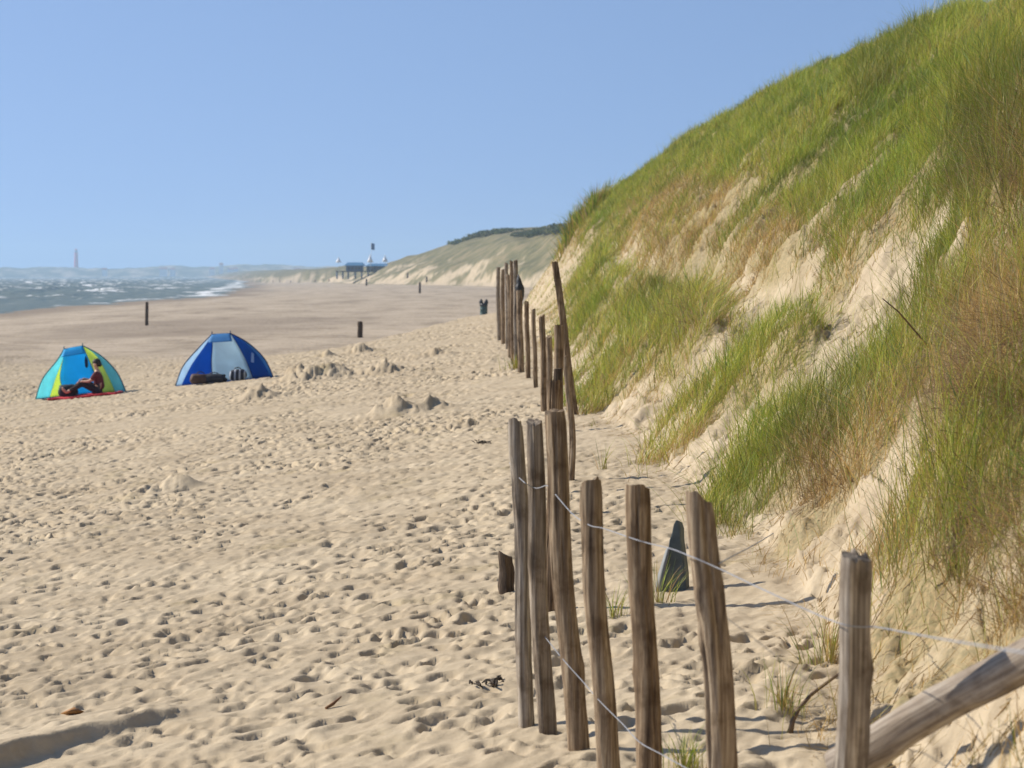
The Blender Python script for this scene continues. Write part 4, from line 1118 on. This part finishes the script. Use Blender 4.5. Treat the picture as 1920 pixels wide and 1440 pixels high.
# ------------------------------------------------------------------ scrub on the far dune, tufts and flotsam close by
def leaf_cloud(name, centres, nper, size, cols, label, cat, kind=None):
    Pn = []; C = []
    for (c, rx, ry, rz) in centres:
        d = rng.normal(0, 1, (nper, 3)); d /= np.linalg.norm(d, axis=1, keepdims=True)
        rr = rng.uniform(.25, 1., nper) ** .5
        q_ = d * rr[:, None] * np.array([rx, ry, rz]) * (1 + .4 * fbm(d[:, 0] * 3 + c[0], d[:, 2] * 3 + d[:, 1], 700, 2))[:, None]
        Pn.append(q_ + np.array(c)); C.append(np.repeat(cols[rng.integers(0, len(cols))][None, :] * rng.uniform(.7, 1.3), nper, 0) * rng.uniform(.7, 1.3, (nper, 1)))
    P = np.concatenate(Pn); C = np.concatenate(C); n = len(P)
    a = rng.normal(0, 1, (n, 3)); a /= np.linalg.norm(a, axis=1, keepdims=True)
    b_ = np.cross(a, rng.normal(0, 1, (n, 3))); b_ /= np.linalg.norm(b_, axis=1, keepdims=True)
    sz_ = (size * rng.uniform(.6, 1.3, n))[:, None]
    VV = np.stack([P - a * sz_ - b_ * sz_ * .3, P - b_ * sz_ * .6, P + a * sz_, P + b_ * sz_ * .5], 1).reshape(-1, 3)
    Fq = np.arange(4 * n).reshape(n, 4)
    CC = np.ones((n, 4, 4)); CC[:, :, :3] = C[:, None, :]
    me = np_mesh(name, VV, Fq, False, M['grass'], {'col': CC.reshape(-1, 4)})
    return tag(link(bpy.data.objects.new(name, me)), label, cat, kind=kind)
cen = []
for k in range(190):
    Y = rng.uniform(640, 930)
    bxx = float(np.interp(Y, BROW_Y, BROW_X)); x = bxx + 1.5 + abs(rng.normal(0, 2.5))
    if float(fbm(np.array([x / 14]), np.array([Y / 60]), 710, 2)[0]) < -.12: continue
    rr = rng.uniform(.8, 2.2); cen.append(((x, Y, gz(x, Y, False) + rr * .1), rr * 2.2, rr * 1.8, rr * .30))
leaf_cloud('dune_scrub', cen, 220, .42, np.array([(.075, .10, .045), (.10, .125, .05), (.13, .135, .06)]), 'dark low scrub along the top of the far dune', 'scrub', 'stuff')

def tuft(px, py, n, h, spread, label, dryp, wid=.004, loc=None):
    p = loc or hit(px, py, True)
    ang = rng.uniform(0, 6.28, n); rad = np.abs(rng.normal(0, spread, n))
    P = np.stack([p.x + rad * np.cos(ang), p.y + rad * np.sin(ang), np.zeros(n)], 1)
    P[:, 2] = ground(P[:, 0], P[:, 1]) - .01
    lean = np.stack([np.cos(ang) * .8 + .35, np.sin(ang) * .8, np.zeros(n)], 1); lean /= np.linalg.norm(lean, axis=1, keepdims=True)
    up = np.tile(np.array([[0, 0, 1.]]), (n, 1)); up[:, :2] += rng.normal(0, .13, (n, 2)); up /= np.linalg.norm(up, axis=1, keepdims=True)
    dry = rng.uniform(0, 1, n) < dryp
    c_ = np.where(dry[:, None], STRAWS[rng.integers(0, 6, n)], GREENS[rng.integers(0, 5, n)] * 1.15) * rng.uniform(.75, 1.2, (n, 1))
    P[:, 0] -= p.x; P[:, 1] -= p.y; P[:, 2] -= p.z
    blades(P, up, lean, h * rng.uniform(.5, 1.15, n), wid * rng.uniform(.7, 1.3, n), np.clip(rng.normal(.4, .2, n), .05, 1.1), c_, 'grass_tuft', label)
    o = COL.objects[-1]; o.location = p; del o['kind']; o['category'] = 'grass tuft'; o['group'] = 'single grass tufts in the sand'
    return o
tuft(1285, 1440, 60, .20, .05, 'green tuft between the bowed post and the cracked post', .12)
tuft(1320, 1452, 30, .16, .04, 'little tuft touching the foot of the cracked post', .2)
tuft(1152, 1160, 45, .22, .05, 'thin tuft between the two pale posts', .25)
tuft(1235, 1130, 60, .28, .07, 'tuft growing around the grey slab', .25)
tuft(968, 690, 90, .38, .12, 'tuft at the foot of the far post cluster', .2, .012)
tuft(1125, 650, 140, .5, .17, 'blue green tuft right of the tall leaning post', .15, .009)
tuft(1560, 1240, 120, .34, .09, 'yellowish tuft left of the nearest post', .45)
tuft(1470, 1330, 60, .24, .06, 'low sprawling tuft near the bare branch', .4)
tuft(1130, 880, 26, .34, .03, 'few wispy stems in the sand above the pale straight post', .5, .005)

for k_, (px, py, lab) in enumerate([(1078, 432, 'bushy tuft on the knob at the far end of the dune'), (1118, 396, 'tuft on the skyline just right of the far knob')]):
    tuft(px, py, 700, 1.25, .4, lab, .25, .035)
def stick(pts, r, label, name='bare_branch', cat='branch'):
    P = [at(x, y, Y) for x, y, Y in pts]
    o = MB().tube(P, [r * (1 - .5 * i / (len(P) - 1)) for i in range(len(P))], 8).build(name, M['dead'])
    return tag(o, label, cat)
pb_ = hit(1484, 1374, True)
stick([(1482, 1376, pb_.y), (1486, 1352, pb_.y), (1497, 1330, pb_.y + .1), (1520, 1303, pb_.y + .3), (1548, 1282, pb_.y + .5), (1575, 1262, pb_.y + .7)], .011, 'bent bare branch sticking out left of the nearest post')
pb_ = hit(1745, 655, True)
stick([(1745, 655, pb_.y), (1715, 620, pb_.y - .3), (1685, 585, pb_.y - .5), (1655, 560, pb_.y - .6)], .007, 'thin bare stem jutting over the sand scarp')

def flotsam(px, py, wpx, hpx, label, mat_, seed, name, cat):
    p = hit(px, py, True); k = p.y / FPX
    mb = MB(); r_ = random.Random(seed)
    for i in range(26):
        a = Vector((r_.gauss(0, .22) * wpx * k, r_.gauss(0, .06), r_.uniform(.0, .15) * hpx * k))
        d = Vector((r_.uniform(-.3, .3) * wpx * k, r_.uniform(-.08, .08), r_.uniform(-.1, .5) * hpx * k))
        mb.tube([a, a + d * .5 + Vector((0, 0, .006)), a + d], [.004, .006, .002], 5)
    tag(mb.build(name, mat_, loc=(p.x, p.y, p.z)), label, cat)
flotsam(920, 1284, 64, 20, 'dark dry seaweed clump left of the grey posts', M['weed'], 1, 'seaweed_clump', 'seaweed')
flotsam(906, 832, 30, 12, 'small dark seaweed clump on the sand beyond the near posts', M['weed'], 2, 'seaweed_clump', 'seaweed')
p = hit(624, 1326, True); MB().tube([(-.035, -.02, .004), (0, 0, .012), (.03, .03, .03)], [.008, .011, .006], 8)
tag(MB().tube([(-.03, -.03, .0), (0, 0, .014), (.035, .05, .04)], [.006, .008, .003], 8).build('driftwood_stick', plain('brown_stick', (.20, .10, .045), .8), loc=p), 'small brown stick lying in the foreground sand', 'stick')
p = hit(137, 1340, True)
tag(MB().add([(-.06, -.01, .006), (-.01, -.03, .02), (.055, .0, .012), (.0, .03, .03), (-.03, .0, -.004), (.02, .0, -.004)], [(0, 1, 3), (1, 2, 3), (0, 4, 1), (1, 5, 2), (1, 4, 5), (0, 3, 4), (3, 5, 4), (3, 2, 5)]).build('dead_leaf', plain('orange_leaf', (.33, .16, .05), .7), loc=p), 'orange brown leaf lying at the bottom left', 'leaf')

# ------------------------------------------------------------------ haze
hb = MB().box((0, 3580, 40), (5200, 7360, 96)).build('haze', None or bpy.data.materials.new('haze'), smooth=False)
hm = hb.data.materials[0]; hm.use_nodes = True; nt = hm.node_tree; nt.nodes.clear()
out = nt.nodes.new('ShaderNodeOutputMaterial'); pv = nt.nodes.new('ShaderNodeVolumePrincipled')
pv.inputs['Color'].default_value = (.55, .77, 1.0, 1); pv.inputs['Density'].default_value = 1.75e-4; pv.inputs['Anisotropy'].default_value = .1
nt.links.new(pv.outputs[0], out.inputs['Volume'])
hb['kind'] = 'stuff'; hb['label'] = 'thin pale sea haze over the beach and bay'; hb['category'] = 'haze'

# ------------------------------------------------------------------ sky, sun, camera
ELEV, AZ = R(33), R(19)          # sun over the sea on the left, a little ahead of the camera
w = bpy.data.worlds.new('World'); scene.world = w; w.use_nodes = True
nt = w.node_tree; bg = nt.nodes['Background']
sky = nt.nodes.new('ShaderNodeTexSky'); sky.sky_type = 'NISHITA'; sky.sun_disc = False
sky.sun_elevation = ELEV; sky.sun_rotation = R(-90) + AZ
sky.air_density = 1.0; sky.dust_density = .3; sky.ozone_density = 2.5; sky.altitude = 0
tcw = nt.nodes.new('ShaderNodeTexCoord'); mpw = nt.nodes.new('ShaderNodeMapping'); mpw.vector_type = 'POINT'
mpw.inputs['Location'].default_value = (0, 0, .28); nrm = nt.nodes.new('ShaderNodeVectorMath'); nrm.operation = 'NORMALIZE'
nt.links.new(tcw.outputs['Generated'], mpw.inputs['Vector']); nt.links.new(mpw.outputs[0], nrm.inputs[0]); nt.links.new(nrm.outputs[0], sky.inputs['Vector'])
tint_ = nt.nodes.new('ShaderNodeMix'); tint_.data_type = 'RGBA'; tint_.blend_type = 'MULTIPLY'; tint_.inputs[0].default_value = 1; tint_.inputs[7].default_value = (1.03, .975, 1.0, 1)
nt.links.new(sky.outputs[0], tint_.inputs[6]); nt.links.new(tint_.outputs[2], bg.inputs[0]); bg.inputs[1].default_value = .13
sun = bpy.data.lights.new('sun', 'SUN'); sun.energy = 5.0; sun.angle = R(.5); sun.color = (1, .92, .80)
so = bpy.data.objects.new('sun', sun); link(so)
sd = Vector((-math.cos(ELEV) * math.cos(AZ), math.cos(ELEV) * math.sin(AZ), math.sin(ELEV)))
so.rotation_mode = 'QUATERNION'; so.rotation_quaternion = sd.to_track_quat('Z', 'Y')

cam = bpy.data.cameras.new('camera'); co = bpy.data.objects.new('camera', cam); link(co)
co.location = (0, 0, EYE); co.rotation_euler = (math.pi / 2 - PITCH, 0, 0)
cam.sensor_width = 36; cam.lens = 36 * FPX / 1920; cam.clip_start = .1; cam.clip_end = 20000
cam.dof.use_dof = True; cam.dof.focus_distance = 17.; cam.dof.aperture_fstop = 7.1
scene.camera = co

scene.view_settings.view_transform = 'Standard'; scene.view_settings.look = 'None'
scene.view_settings.exposure = .3; scene.view_settings.gamma = 1
scene.render.resolution_x = 1024; scene.render.resolution_y = 768
scene.cycles.max_bounces = 6; scene.cycles.volume_bounces = 1; scene.cycles.use_denoising = True
